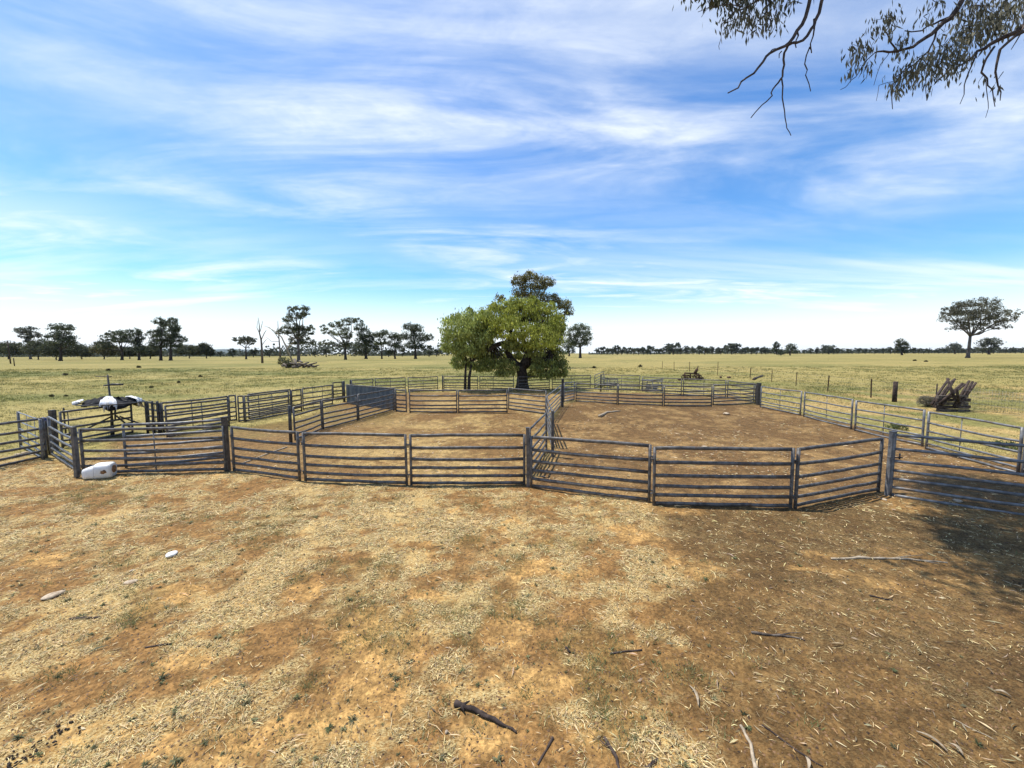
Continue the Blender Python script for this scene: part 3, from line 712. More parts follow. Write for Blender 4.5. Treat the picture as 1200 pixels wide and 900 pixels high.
# ------------------------------------------------------------------ white plastic drum lying in front of the left gate
pdl = gp(99, 562); pdr = gp(134, 558.5)
dirv = (pdr-pdl); Ld = dirv.length; mid = (pdl+pdr)/2
rd_ = empty('plastic_drum', (mid.x, mid.y, 0), math.atan2(dirv.y, dirv.x)); tag(rd_, 'white plastic drum lying on its side before the long gate, brown stained at one end', 'drum')
hl = Ld/2; R = .165
def rsec(r, n=20, e=4.5):
    out = []
    for k in range(n):
        a_ = 2*math.pi*k/n; ca, sa = math.cos(a_), math.sin(a_)
        s_ = (abs(ca)**e+abs(sa)**e)**(-1/e); out.append((r*s_*ca, r*s_*sa))
    return out
vs = []; fs = []; prof = [(-hl, .50, -.065), (-hl+.012, .62, -.055), (-hl+.10, .76, -.036), (-hl+.20, .88, -.018), (-hl+.30, .96, -.006), (-hl*.1, .99, 0), (0, 1.0, 0), (hl*.55, .985, 0), (hl-.05, .98, 0), (hl-.015, .93, 0), (hl, .82, 0), (hl+.002, .4, 0)]
for (xx, s_, oz) in prof:
    for (yy, zz_) in rsec(R*s_): vs.append((xx, yy, zz_+R+oz*.6))
for i in range(len(prof)-1):
    for k in range(20): fs.append((i*20+k, i*20+(k+1) % 20, (i+1)*20+(k+1) % 20, (i+1)*20+k))
fs.append(tuple(range(20))[::-1]); fs.append(tuple((len(prof)-1)*20+k for k in range(20)))
MB().add(vs, fs).build('body', WHITEPL, rd_)
MB().lathe([(.0, .004), (.085, .004), (.085, .014), (.05, .016), (.0, .016)], (hl, 0, R+.02), (1, 0, 0), 18).build('stained_cap', BROWNSTAIN, rd_)
rs = random.Random(3); vs = []
nst = 18
for k in range(nst):
    a_ = 2*math.pi*k/nst; rr = .042*(1+rs.uniform(-.25, .3)); vs.append((hl-.105+rr*math.cos(a_)*1.15, -R*.992-.004, R+.0+rr*math.sin(a_)))
vs2 = [(v[0], v[1]+.006, v[2]) for v in vs]
MB().add(vs+vs2, [tuple(range(nst))]+[(k, k+nst, (k+1) % nst+nst, (k+1) % nst) for k in range(nst)]).build('brown_stain', BROWNSTAIN, rd_)

# ------------------------------------------------------------------ sticks, logs, stones
def stick(name, pts, r0, r1, m, label, cat, forks=(), group=None, lift=0., wob=.3):
    P_ = []
    for i in range(len(pts)-1):
        a_ = gp(*pts[i]); b_ = gp(*pts[i+1]); k = 4
        for j in range(k): P_.append(a_.lerp(b_, j/k))
    P_.append(gp(*pts[-1])); n = len(P_); rs = random.Random(int(pts[0][0]*3+pts[0][1]))
    L_ = (P_[0]-P_[-1]).length
    rad = [r0+(r1-r0)*i/(n-1) for i in range(n)]
    rad = [r*rs.uniform(.8, 1.2) for r in rad]
    for i, p in enumerate(P_):
        p.x += rs.uniform(-1, 1)*L_*.012*wob*3; p.y += rs.uniform(-1, 1)*L_*.012*wob*3
        p.z = float(height(np.array([p.x]), np.array([p.y]))[0])+rad[i]*.7+lift*math.sin(math.pi*i/(n-1))
    c0 = P_[0].copy()
    q = MB().tube([p-c0 for p in P_], rad, 7)
    for (f, ang, ln) in forks:
        i = min(int(f*(n-1)), n-2); d = (P_[i+1]-P_[i]).normalized(); e = Matrix.Rotation(ang, 3, 'Z') @ d
        s0 = P_[i]-c0
        q.tube([s0, s0+e*ln*.5+Vector((0, 0, .01)), s0+e*ln+Vector((0, rs.uniform(-.02, .02), .015))], [rad[i]*.6, rad[i]*.45, rad[i]*.2], 6)
    o = q.build(name, m); o.location = c0; tag(o, label, cat, group); return o
SG = 'sticks fallen on the yard'
stick('charred_branch', [(533, 826), (560, 835), (585, 850), (606, 861)], .022, .006, DARKWOOD, 'broken dark branch with ragged bark near the bottom middle', 'branch', ((.1, .5, .07), (.15, -.7, .06), (.35, .3, .08)), SG, .01)
stick('fallen_branch', [(708, 868), (722, 893), (728, 915)][::-1], .008, .012, DARKWOOD, 'dark stick pointing up from the bottom edge, right of the broken dark branch', 'branch', ((.8, .8, .08),), SG)
stick('fallen_branch', [(748, 912), (771, 892)], .012, .008, DARKWOOD, 'short dark stick at the bottom edge right of middle', 'branch', (), SG)
stick('fallen_branch', [(630, 898), (648, 868)], .006, .008, DARKWOOD, 'thin dark twig at the bottom just right of the broken dark branch', 'branch', (), SG)
stick('fallen_branch', [(82, 727), (118, 724)], .014, .010, DARKWOOD, 'short dark stick on the left below the white scraps', 'branch', (), SG)
stick('fallen_branch', [(171, 759), (201, 756)], .009, .007, DARKWOOD, 'thin dark stick left of centre among green tufts', 'branch', (), SG)
stick('fallen_branch', [(663, 760), (668, 766)], .012, .01, DARKWOOD, 'stubby dark twig in the middle of the yard', 'branch', (), SG)
stick('fallen_branch', [(880, 742), (915, 746), (943, 751)], .012, .008, OLDWOOD, 'forked grey stick on the brown dirt right of middle', 'branch', ((.6, .5, .2),), SG)
stick('fallen_branch', [(715, 768), (752, 762)], .009, .007, DARKWOOD, 'dark stick among green tufts right of the middle', 'branch', (), SG)
stick('fallen_branch', [(1019, 699), (1046, 704)], .010, .008, DARKWOOD, 'single short brown stick on the right, below the bleached log', 'branch', (), SG)
stick('bleached_log', [(975, 656), (1020, 655), (1065, 656), (1108, 660)], .020, .010, PALEWOOD, 'long bleached split log lying on the right', 'log', ((.5, .2, .5), (.7, -.15, .3)), SG)
stick('bark_strip', [(868, 851), (880, 872), (886, 905)], .010, .013, PALEWOOD, 'pale peeled stick rising from the bottom edge on the right', 'bark strip', (), SG)
stick('fallen_branch', [(893, 850), (930, 880), (965, 900)], .006, .005, DARKWOOD, 'long thin dark twig at the bottom right', 'branch', (), SG)
stick('fallen_branch', [(1115, 842), (1150, 858), (1168, 866)], .004, .003, PALEWOOD, 'fine pale twig in the lower right corner', 'branch', (), SG)
for k, (c1, c2, lb) in enumerate([((1074, 860), (1110, 884), 'curved pale bark strip at the lower right'), ((1112, 874), (1128, 888), 'short white bark strip right of the curved pale one'), ((1165, 812), (1185, 820), 'small white bark strip near the right edge'), ((944, 890), (947, 905), 'upright white bark piece at the bottom edge'), ((808, 806), (818, 830), 'white bark strip left of the peeled stick')]):
    a_ = gp(*c1); b_ = gp(*c2); n = 6; vs = []; fs = []; d = (b_-a_); nn = Vector((-d.y, d.x, 0)).normalized()
    for i in range(n+1):
        f = i/n; p = a_.lerp(b_, f)+nn*.1*d.length*math.sin(f*3)+Vector((0, 0, .016+.018*math.sin(f*3.1))); ww = .011*math.sin(math.pi*(.12+.76*f))
        for j, zz_ in ((-1, .006), (0, 0), (1, .006)): vs.append(p+nn*ww*j+Vector((0, 0, zz_)))
    for i in range(n): 
        for j in range(2): s_ = i*3+j; fs.append((s_, s_+1, s_+4, s_+3))
    o = MB().add([v-a_ for v in vs], fs).build('bark_strip', PALEWOOD); o.location = a_
    md = o.modifiers.new('t', 'SOLIDIFY'); md.thickness = .003; tag(o, lb, 'bark strip', SG)
stick('white_pole', [(283, 544), (310, 533), (336, 524)], .022, .02, PALEWOOD, 'pale straight pole lying inside the pen behind the front row on the left', 'pole', (), None, 0, .05)
stick('dead_log', [(703, 489), (712, 484), (727, 482)], .07, .025, PALEWOOD, 'short bleached log lying in the right pen near its back', 'log', ((.5, .5, .5),))
stick('leaning_log', [(882, 445.5), (893, 441)], .12, .10, DARKWOOD, 'dark log lying tilted between two star posts in the paddock', 'log')

def stone(name, px, py, wpx, hpx, m, label, cat, group=None, seed=0):
    p = gp(px, py); s_ = p.y/FPX; w_ = wpx*s_/2; h_ = hpx*s_; rs = random.Random(seed+int(px))
    vs = []; fs = []; N, M = 10, 5
    for j in range(M+1):
        th = math.pi*j/M
        for k in range(N):
            a_ = 2*math.pi*k/N; r = 1+rs.uniform(-.22, .22)
            vs.append((w_*r*math.sin(th)*math.cos(a_), w_*.7*r*math.sin(th)*math.sin(a_), h_*.42*(1+math.cos(th)*r)))
    for j in range(M):
        for k in range(N): fs.append((j*N+k, j*N+(k+1) % N, (j+1)*N+(k+1) % N, (j+1)*N+k))
    o = MB().add(vs, fs).build(name, m, None, True); o.location = (p.x, p.y, -.005); o.rotation_euler = (0, 0, rs.uniform(0, 3)); tag(o, label, cat, group)
    md = o.modifiers.new('s', 'SUBSURF'); md.levels = md.render_levels = 1
    return o
ST = 'pale stones and scraps on the ground'
stone('pale_stone', 851, 486, 9, 3.5, STONE, 'largest pale stone near the back of the right pen', 'stone', ST)
stone('pale_stone', 826, 525, 12, 3.5, STONE, 'flat pale stone in the right pen just over the nearest panel', 'stone', ST)
stone('pale_stone', 1036, 586, 8, 3, STONE, 'pale stone at the foot of the thick bright steel post', 'stone', ST)
stone('pale_stone', 1122, 588, 14, 4, STONE, 'pale stone in the tree shade under the tall gate', 'stone', ST)
stone('pale_stone', 63, 699, 22, 6, STONE, 'crumpled white scrap leftmost in the foreground', 'scrap', ST)
stone('white_scrap', 201, 651, 17, 6, WHITEPL, 'bright white scrap, topmost in the left foreground', 'scrap', ST)
stone('white_scrap', 153, 683, 16, 4, STONE, 'flat whitish scrap between the other two on the left', 'scrap', ST)
stone('white_scrap', 155, 670, 7, 4, STONE, 'tiny whitish scrap just above the flat one on the left', 'scrap', ST)
stone('white_scrap', 523, 859, 6, 5, STONE, 'small round pale pebble left of the broken dark branch', 'pebble', ST)
for k, (px_, py_) in enumerate([(22, 533), (30, 531), (36, 534), (26, 536), (18, 537), (40, 532)]):
    stone('rubble_stone', px_, py_, 8, 2.5, STONE, 'pale rubble lump under the left fence panel', 'stone', 'rubble under the left fence panel', seed=k)
rs = random.Random(12)
for k in range(46):
    if k < 34: px_ = 8+rs.random()*58; py_ = 893-(px_-8)*.42+rs.uniform(-9, 10)
    else: px_ = 60+rs.random()*35; py_ = 850+rs.uniform(-8, 12)
    stone('dung_pellet', px_, py_, rs.uniform(2.5, 4.5), 3, DUNG, 'small black sheep dropping in the pile at the bottom left corner', 'dropping', 'sheep droppings in the bottom left corner', seed=k)

# ------------------------------------------------------------------ rusty machine, scrap, timber heap
pm = gp(811, 445.5); Ym = pm.y; u = Ym/FPX
rt = empty('rusty_machine', pm); tag(rt, 'old rusty plough-like machine with an upright lever in the paddock', 'farm machine')
def M_(dx_, up, dy=0): return (dx_*u, dy, up*u)
MB().tube([M_(-9, 8.5), M_(-2, 8), M_(7, 7.5), M_(10, 2)], .07, 8).tube([M_(-8, 5, .5), M_(8, 4.5, .5)], .06, 8).tube([M_(-9, 8.5), M_(-8, 2)], .07, 8).tube([M_(-2, 8), M_(-1, 3, .3)], .06, 8).build('frame', RUST, rt)
MB().tube([M_(3, 8), M_(5, 12), M_(6, 13.5)], [.16, .14, .10], 8).tube([M_(6, 13), M_(6.5, 17)], .04, 6).build('lever', RUST, rt)
for (dx_, dy) in ((-7, -.4), (6, -.4), (-6.5, .5), (7, .5)):
    c_ = Vector(M_(dx_, 3, dy)); wh = MB(); wh.tube([c_+Vector((.28*math.cos(k/12*2*math.pi), 0, .28*math.sin(k/12*2*math.pi))) for k in range(13)], .045, 6)
    for k in range(3):
        a_ = k/3*math.pi; e = Vector((.27*math.cos(a_), 0, .27*math.sin(a_))); wh.tube([c_-e, c_+e], .025, 5)
    wh.build('wheel', RUST, rt)
MB().box(M_(0, 1.6), (1.7, .5, .10)).build('skid', RUST, rt, False)
for (px_, py_, w_, h_, lb) in ((796.5, 446, 6, 3, 'rusty lump just left of the old machine'), (823, 444, 5, 2.6, 'rusty lump just right of the old machine'), (844.5, 443, 5, 3, 'rusty lump between the machine and the leaning log, left one'), (854, 443, 8, 2.5, 'long low rusty lump between the machine and the leaning log')):
    stone('rusty_lump', px_, py_, w_, h_, RUST, lb, 'scrap', 'rusty lumps around the machine')
# galvanised scrap at the back
def scrap(px0, px1, top, base, label, seed):
    p = gp((px0+px1)/2, base); s_ = p.y/FPX; w_ = (px1-px0)*s_; h_ = (base-top)*s_; rs = random.Random(seed); q = MB()
    for k in range(5):
        x0 = -w_/2+w_*k/4; q.tube([(x0, rs.uniform(-.3, .3), 0), (x0+rs.uniform(-.1, .1), 0, h_*rs.uniform(.7, 1))], .03, 6)
    for k in range(7):
        z0 = h_*rs.uniform(.15, .95); q.tube([(-w_/2, rs.uniform(-.3, .3), z0), (w_/2, rs.uniform(-.3, .3), z0+rs.uniform(-.15, .15))], .028, 6)
    for k in range(3):
        x0 = rs.uniform(-w_/3, w_/3); q.box((x0, rs.uniform(-.2, .2), h_*.35), (w_*.22, .04, h_*.4), Matrix.Rotation(rs.uniform(-.4, .4), 3, 'Y'))
    o = q.build('scrap_panels', STEELL, None, False); o.location = p; tag(o, label, 'scrap metal')
scrap(706, 724, 443, 455, 'tangle of bright galvanised rails beside the tall post at the back', 2)
scrap(752, 776, 444, 458, 'stack of bright galvanised rails behind the back panels of the right pen', 5)

ph = gp(1112, 482); Yh = ph.y
rt = empty('timber_heap', ph); tag(rt, 'heap of dark weathered timbers, some leaning, on a low stack of beams in the paddock', 'timber heap')
def hv(px, py, dy=0): return at(px, py, Yh+dy)-ph
rs = random.Random(5)
for j in range(5):
    for dy in (0, .35):
        y0 = 480.5-j*4.1; q = MB(); a_ = hv(1098+rs.uniform(-3, 3), y0, dy); b_ = hv(1134+rs.uniform(-2, 2), y0+1.2, dy)
        q.box((a_+b_)/2, ((b_-a_).length, .14, .125), Matrix.Rotation(rs.uniform(-.03, .03), 3, 'Y')); q.build('beam', DARKWOOD if j % 2 else OLDWOOD, rt, False)
lean = [((1092, 474), (1112, 444)), ((1095, 476), (1116, 446)), ((1098, 474), (1119, 444)), ((1100, 473), (1128, 449)), ((1104, 474), (1131, 450)), ((1118, 476), (1136, 446)), ((1120, 478), (1140, 447)), ((1122, 478), (1144, 448)), ((1119, 468), (1110, 443)), ((1124, 471), (1121, 455))]
for i, (a_, b_) in enumerate(lean):
    dy = rs.uniform(-.3, .3); pa = hv(*a_, dy); pb = hv(*b_, dy+rs.uniform(-.2, .5)); pm_ = pa.lerp(pb, .5)+Vector((rs.uniform(-.03, .03), 0, rs.uniform(-.04, .04)))
    MB().tube([pa, pm_, pb], [.055, .052, .045], 6).build('leaning_beam', DARKWOOD, rt)

# ------------------------------------------------------------------ trees
def rot_rand(n):
    q = RNG.normal(size=(n, 4)); q /= np.linalg.norm(q, axis=1)[:, None]; w_, x_, y_, z_ = q.T
    return np.stack([np.stack([1-2*(y_*y_+z_*z_), 2*(x_*y_-z_*w_), 2*(x_*z_+y_*w_)], 1), np.stack([2*(x_*y_+z_*w_), 1-2*(x_*x_+z_*z_), 2*(y_*z_-x_*w_)], 1), np.stack([2*(x_*z_-y_*w_), 2*(y_*z_+x_*w_), 1-2*(x_*x_+y_*y_)], 1)], 1)
TONE = None
LQ = np.array([[0, 0, 0], [.32, .5, .08], [0, 1, 0], [-.32, .5, -.08]])
def leaves(points, size, c1, c2, droop=0., slim=1.0, jitter=.35):
    """one bent diamond per point; returns V, F, colour"""
    n = len(points); base = LQ*np.array([slim, 1, 1]); Rm = rot_rand(n)
    if droop > 0:
        # long axis mostly hanging
        az = RNG.uniform(0, 6.28, n); tl = np.abs(RNG.normal(0, .55*(1.2-droop)+.2, n))
        ydir = np.stack([np.sin(tl)*np.cos(az), np.sin(tl)*np.sin(az), -np.cos(tl)], 1)
        r = RNG.normal(size=(n, 3)); xd = np.cross(ydir, r); xd /= np.linalg.norm(xd, axis=1)[:, None]+1e-9; zd = np.cross(xd, ydir)
        Rm = np.stack([xd, ydir, zd], 2)
    s = size*(1+RNG.uniform(-jitter, jitter, n)); V = np.einsum('nij,kj->nki', Rm, base)*s[:, None, None]+points[:, None, :]
    t_ = RNG.random((n, 1)); cc = np.array([c1])*(1-t_)+np.array([c2])*t_; cc = cc*RNG.uniform(.75, 1.25, (n, 1))
    if TONE is not None and len(TONE) == n: cc = cc*TONE[:, None]
    return V.reshape(-1, 3), np.arange(n*4).reshape(-1, 4), np.repeat(np.clip(cc, .005, .9), 4, 0)
def blob_points(c, r, n, clump=.35, seed=0, flat_bottom=.4):
    """leaf positions in an ellipsoid, gathered on small clumps so that gaps stay open"""
    ncl = max(3, int(n/26)); cen = []
    while len(cen) < ncl:
        v = RNG.normal(size=3); v /= np.linalg.norm(v)+1e-9; v *= RNG.uniform(.35, 1.0)**.5
        if v[2] < -flat_bottom: v[2] *= .45
        cen.append(v)
    cen = np.array(cen)*np.array(r)+np.array(c); k = RNG.integers(0, ncl, n); rad = clump*min(r[0], r[2])
    global TONE; TONE = RNG.uniform(.62, 1.3, ncl)[k]
    off = RNG.normal(size=(n, 3))*rad*.5; off[:, 2] *= .8
    return cen[k]+off, cen
def limb(q, a_, b_, r0, r1, sag=.1, rs=random, n=6, seg=7):
    a_ = Vector(a_); b_ = Vector(b_); L_ = (b_-a_).length; d = b_-a_
    side = Vector((rs.uniform(-1, 1), rs.uniform(-1, 1), 0))*L_*.10; pts = []; rad = []
    for i in range(n+1):
        f = i/n; p = a_.lerp(b_, f)+side*math.sin(math.pi*f)+Vector((0, 0, -sag*L_*math.sin(math.pi*f)))
        if 0 < i < n: p += Vector((rs.uniform(-1, 1), rs.uniform(-1, 1), rs.uniform(-1, 1)))*L_*.025
        pts.append(p); rad.append(r0+(r1-r0)*f)
    q.tube(pts, rad, seg); return pts
GC = ((.048, .058, .032), (.10, .105, .058))
def tree(name, px, base, blobs, label, cat='tree', group=None, tw=4, fork=None, n=2600, size=None, cols=GC, bark=None, depth=None, droop=0., slim=1., deep=.75, clump=.38, twigs=3, seed=1, tlean=0, trunks=None, cover=1.0):
    """blobs: (px, py, rx, ry[, dy]) crown masses seen from the yard, each placed at the tree's own distance with its own depth"""
    rs = random.Random(seed*31+int(px)); p0 = gp(px, base)
    if depth: p0 = gx(px, depth)
    u = p0.y/FPX; root = empty(name, p0); tag(root, label, cat, group); q = MB()
    fork = fork or (px+tlean, base-(base-min(b[1] for b in blobs))*.35)
    fp = at(fork[0], fork[1], p0.y)-p0; r = tw*u/2
    trs = trunks or [(px, px+tlean*.5, 1.0)]
    tops_ = []
    for (bx_, fx_, sc_) in trs:
        s0 = at(bx_, base, p0.y)-p0; s0.z = -.1; f2 = fp+Vector(((fx_-fork[0])*u if trunks else 0, 0, 0))
        pts = [s0, s0.lerp(f2, .12), s0.lerp(f2, .5)+Vector((rs.uniform(-.3, .3)*r*2, 0, 0)), f2]
        q.tube(pts, [r*1.5*sc_, r*1.1*sc_, r*.9*sc_, r*.75*sc_], 9); tops_.append(f2)
    V = []; F_ = []; C_ = []; nv = 0; area = sum(b[2]*b[3] for b in blobs)
    size = size or u*1.25
    for b in blobs:
        dyo = b[4] if len(b) > 4 else rs.uniform(-.5, .5)*b[2]*u*1.2
        c_ = at(b[0], b[1], p0.y+dyo)-p0; rr = (b[2]*u*1.12, b[2]*u*deep*1.12, b[3]*u*1.15)
        f2 = min(tops_, key=lambda t_: (t_-c_).length)
        limb(q, f2, c_-Vector((0, 0, rr[2]*.3)), r*.5, r*.16, .04, rs)
        pts, cen = blob_points(tuple(c_), rr, int(n*1.7*cover*b[2]*b[3]/area)+30, clump)
        for _ in range(twigs*2):
            e = cen[rs.randrange(len(cen))]; limb(q, c_-Vector((0, 0, rr[2]*.3)), Vector(e), r*.15, r*.04, .03, rs, 4, 5)
        v, f, cc = leaves(pts, size, cols[0], cols[1], droop, slim); cc = cc*np.array([[1.5, 1.55, 1.35]])*rs.uniform(.8, 1.15); V.append(v); F_.append(f+nv); C_.append(cc); nv += len(v)
    q.build('trunk', bark or BARK, root)
    np_mesh('crown', np.concatenate(V), np.concatenate(F_), LEAF, np.concatenate(C_), root)
    return root
# centre: the big green tree
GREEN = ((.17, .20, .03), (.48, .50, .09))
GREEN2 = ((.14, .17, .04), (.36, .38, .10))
GREY = ((.055, .065, .04), (.12, .12, .065))
bigblobs = [(585, 372, 22, 18, -.6), (612, 366, 24, 17, .3), (640, 378, 21, 20, .2), (600, 388, 26, 16, -1.3), (632, 398, 27, 18, -1.1), (647, 392, 15, 22, .4), (575, 383, 14, 15, 0), (615, 357, 20, 10, .6), (568, 370, 9, 8, .3), (656, 385, 8, 9, .5), (603, 352, 8, 6, .2), (626, 352, 8, 6, .4), (645, 358, 9, 7, .6), (578, 360, 8, 7, .8), (568, 392, 10, 10, .7), (592, 358, 15, 9, .2), (630, 362, 16, 9, .1)]
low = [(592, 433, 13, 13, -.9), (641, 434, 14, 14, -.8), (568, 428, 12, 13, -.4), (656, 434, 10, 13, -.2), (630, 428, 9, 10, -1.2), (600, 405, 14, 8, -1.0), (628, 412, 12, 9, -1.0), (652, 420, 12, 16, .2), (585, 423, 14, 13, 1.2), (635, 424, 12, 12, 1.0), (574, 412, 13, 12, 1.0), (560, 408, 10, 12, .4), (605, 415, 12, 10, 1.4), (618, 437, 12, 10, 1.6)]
def big_tree():
    p0 = gp(612, 457); u = p0.y/FPX; root = empty('green_tree', p0); tag(root, 'big bright green spreading tree with a dark forked trunk behind the pens', 'tree')
    q = MB(); rs = random.Random(9); L_ = lambda px, py, dy=0: at(px, py, p0.y+dy)-p0
    q.tube([L_(612, 458), L_(612, 450), L_(612, 440), L_(611, 432), L_(610, 427)], [.60, .44, .38, .38, .36], 12)
    mains = [([(609, 430), (598, 420), (594, 412), (596, 400), (600, 385)], .28, .08, 0.2), ([(612, 430), (619, 418), (622, 405), (628, 390), (636, 375)], .36, .10, -.4),
             ([(617, 424), (618, 412), (605, 403), (590, 402), (578, 406), (571, 411)], .26, .15, -.7), ([(578, 406), (571, 396), (567, 386), (560, 380)], .16, .06, -.7),
             ([(613, 432), (625, 422), (640, 414), (652, 408)], .2, .06, .6), ([(618, 412), (612, 395), (610, 378)], .2, .07, .2), ([(571, 411), (560, 406), (552, 398)], .12, .04, -.5)]
    for pts, r0, r1, dy in mains:
        n = len(pts); P_ = [L_(a_, b_, dy*i/(n-1)) for i, (a_, b_) in enumerate(pts)]
        fine = []
        for i in range(n-1):
            fine += [P_[i], P_[i].lerp(P_[i+1], .5)+Vector((rs.uniform(-.05, .05), rs.uniform(-.05, .05), rs.uniform(-.05, .05)))]
        fine.append(P_[-1]); m_ = len(fine); q.tube(fine, [r0+(r1-r0)*i/(m_-1) for i in range(m_)], 9)
    V = []; F_ = []; C_ = []; nv = 0
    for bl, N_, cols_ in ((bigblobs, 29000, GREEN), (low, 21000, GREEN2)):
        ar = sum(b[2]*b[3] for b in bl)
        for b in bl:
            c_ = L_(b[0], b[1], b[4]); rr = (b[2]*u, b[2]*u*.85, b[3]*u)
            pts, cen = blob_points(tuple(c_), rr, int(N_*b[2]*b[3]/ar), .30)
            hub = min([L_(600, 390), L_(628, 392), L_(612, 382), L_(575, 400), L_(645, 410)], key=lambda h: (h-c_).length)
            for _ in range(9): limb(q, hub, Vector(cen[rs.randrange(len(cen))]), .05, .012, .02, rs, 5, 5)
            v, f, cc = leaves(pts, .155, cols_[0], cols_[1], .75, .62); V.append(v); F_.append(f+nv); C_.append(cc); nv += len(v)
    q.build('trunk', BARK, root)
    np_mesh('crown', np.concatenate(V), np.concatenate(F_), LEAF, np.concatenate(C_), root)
big_tree()
tree('small_tree', 548, 458, [(540, 385, 20, 17), (556, 378, 14, 12), (530, 403, 13, 14), (550, 405, 18, 18), (566, 395, 12, 16), (560, 425, 12, 12), (538, 425, 9, 11), (571, 372, 9, 7), (551, 366, 5, 6)],
     'smaller grey green tree with thin twin trunks left of the big green tree', tw=4, fork=(549, 425), n=11000, size=.17, cols=((.13, .155, .045), (.33, .35, .12)), clump=.30, droop=.7, slim=.6, trunks=[(545, 546, .8), (549, 553, .9)], seed=3, deep=.9)
tree('gum_tree', 627, 431, [(608, 330, 8, 7), (621, 325, 9, 6), (614, 343, 12, 9), (632, 333, 10, 8), (643, 331, 8, 5), (648, 352, 10, 6), (660, 358, 9, 6), (667, 366, 5, 5), (655, 374, 8, 6), (650, 395, 9, 8), (585, 350, 6, 4), (630, 350, 10, 8)],
     'tall brownish green gum tree standing behind the big green tree', tw=6, fork=(628, 372), n=9000, cols=((.075, .07, .03), (.17, .15, .06)), size=.24, seed=4, bark=GUMBARK, clump=.42)
# right side
tree('gum_tree', 1134, 419.5, [(1122, 372, 14, 9), (1140, 364, 18, 10), (1158, 368, 16, 9), (1172, 374, 14, 6), (1112, 366, 9, 5), (1184, 367, 9, 4), (1150, 355, 16, 6), (1130, 358, 12, 5), (1165, 383, 12, 5), (1125, 383, 12, 6), (1145, 378, 14, 7)],
     'large lone umbrella shaped gum tree on the right horizon', tw=3.2, fork=(1137, 394), n=8500, cols=((.045, .045, .035), (.095, .088, .06)), seed=5, deep=.9, clump=.30, bark=GUMBARK)
tree('gum_tree', 1159, 415.5, [(1153, 402, 6, 5), (1164, 401, 7, 5), (1158, 408, 9, 4), (1168, 405, 4, 3)], 'small dark round tree right of the large lone gum', tw=2.2, n=1400, cols=((.04, .045, .04), (.075, .08, .06)), seed=6)
tree('gum_tree', 1057, 416.2, [(1055, 402, 5, 4), (1059, 406, 6, 4), (1053, 409, 3, 4), (1061, 411, 4, 4)], 'small dark round tree well left of the large lone gum', tw=2, n=1300, cols=((.04, .045, .035), (.075, .08, .055)), seed=7)
tree('gum_tree', 1119, 414.8, [(1117, 407, 6, 3.5), (1122, 406, 4, 3)], 'low spreading tree just left of the large lone gum trunk', tw=1.4, n=800, cols=((.05, .055, .055), (.085, .09, .08)), seed=8)
tree('gum_tree', 680, 419.5, [(673, 391, 8, 7), (684, 388, 8, 7), (680, 400, 10, 8), (688, 396, 6, 6), (670, 401, 6, 6), (678, 384, 7, 4)], 'leafy round gum tree just right of the big green tree, far off', tw=3, n=3600, cols=((.05, .06, .035), (.10, .11, .06)), seed=9)
tree('gum_tree', 667, 417.5, [(666, 405, 6, 6), (668, 411, 5, 5)], 'small bushy tree half hidden beside the leafy round gum', tw=2, n=900, cols=((.05, .06, .045), (.09, .10, .07)), seed=10)
tree('gum_tree', 926, 416.5, [(927, 407, 5, 4), (928, 411, 6, 4), (917, 413, 5, 4)], 'dark bushy tree beside the narrow tall one on the right skyline', tw=1.6, n=1000, cols=((.04, .05, .035), (.075, .085, .055)), seed=11)
tree('gum_tree', 910, 415.5, [(910, 405, 3, 4), (909, 410, 3.5, 4)], 'narrow tall dark tree on the skyline left of the dark bushy one', tw=1.4, n=600, cols=((.04, .05, .035), (.075, .085, .055)), seed=12)
tree('gum_tree', 971, 415, [(968, 408, 5, 3.5), (974, 407, 4, 3), (971, 411, 7, 3)], 'low round tree on the right skyline between the pile of posts and sky', tw=1.6, n=800, cols=((.045, .055, .05), (.08, .09, .075)), seed=13)
bpy.data.objects['crown'] if 'crown' in bpy.data.objects else None
# left side
DK = ((.030, .038, .026), (.068, .078, .045))
LG = 'gum trees along the left skyline'
tree('gum_tree', 36, 421, [(26, 388, 6, 4), (36, 387, 7, 3.5), (30, 394, 6, 4), (41, 393, 6, 4), (33, 399, 4, 4)], 'pale domed gum tree at the far left, behind the shrubs', group=LG, tw=2, fork=(33, 405), n=1700, cols=((.05, .055, .05), (.09, .09, .075)), seed=14, bark=GUMBARK)
tree('gum_tree', 71, 423, [(66, 384, 8, 4), (76, 384, 9, 4), (63, 393, 9, 5), (74, 394, 10, 6), (82, 399, 5, 6), (70, 402, 12, 6), (84, 386, 5, 2)], 'shaggy dark gum tree second from the left edge', group=LG, tw=3, n=3600, cols=DK, seed=15)
tree('gum_tree', 143, 422, [(136, 391, 9, 3), (146, 391, 9, 4), (127, 397, 8, 4), (140, 399, 8, 4), (149, 398, 7, 5), (122, 405, 8, 5)], 'wide dark gum tree leaning left, with a bushy yellowish shrub below', group=LG, tw=2.6, n=3000, cols=DK, seed=16)
tree('gum_tree', 163, 422, [(159, 389, 5, 4), (163, 396, 5, 5), (160, 403, 5, 5), (164, 409, 5, 5)], 'narrow dark gum tree touching the wide leaning one', group=LG, tw=2.4, n=1800, cols=DK, seed=17)
tree('gum_tree', 188.5, 422.5, [(187, 377, 6, 4), (193, 380, 5, 4), (189, 387, 6, 5), (182, 392, 9, 4), (190, 397, 9, 6), (185, 404, 9, 6)], 'tall dark gum tree, left of the overlapping pair', group=LG, tw=2.8, n=3400, cols=DK, seed=18)
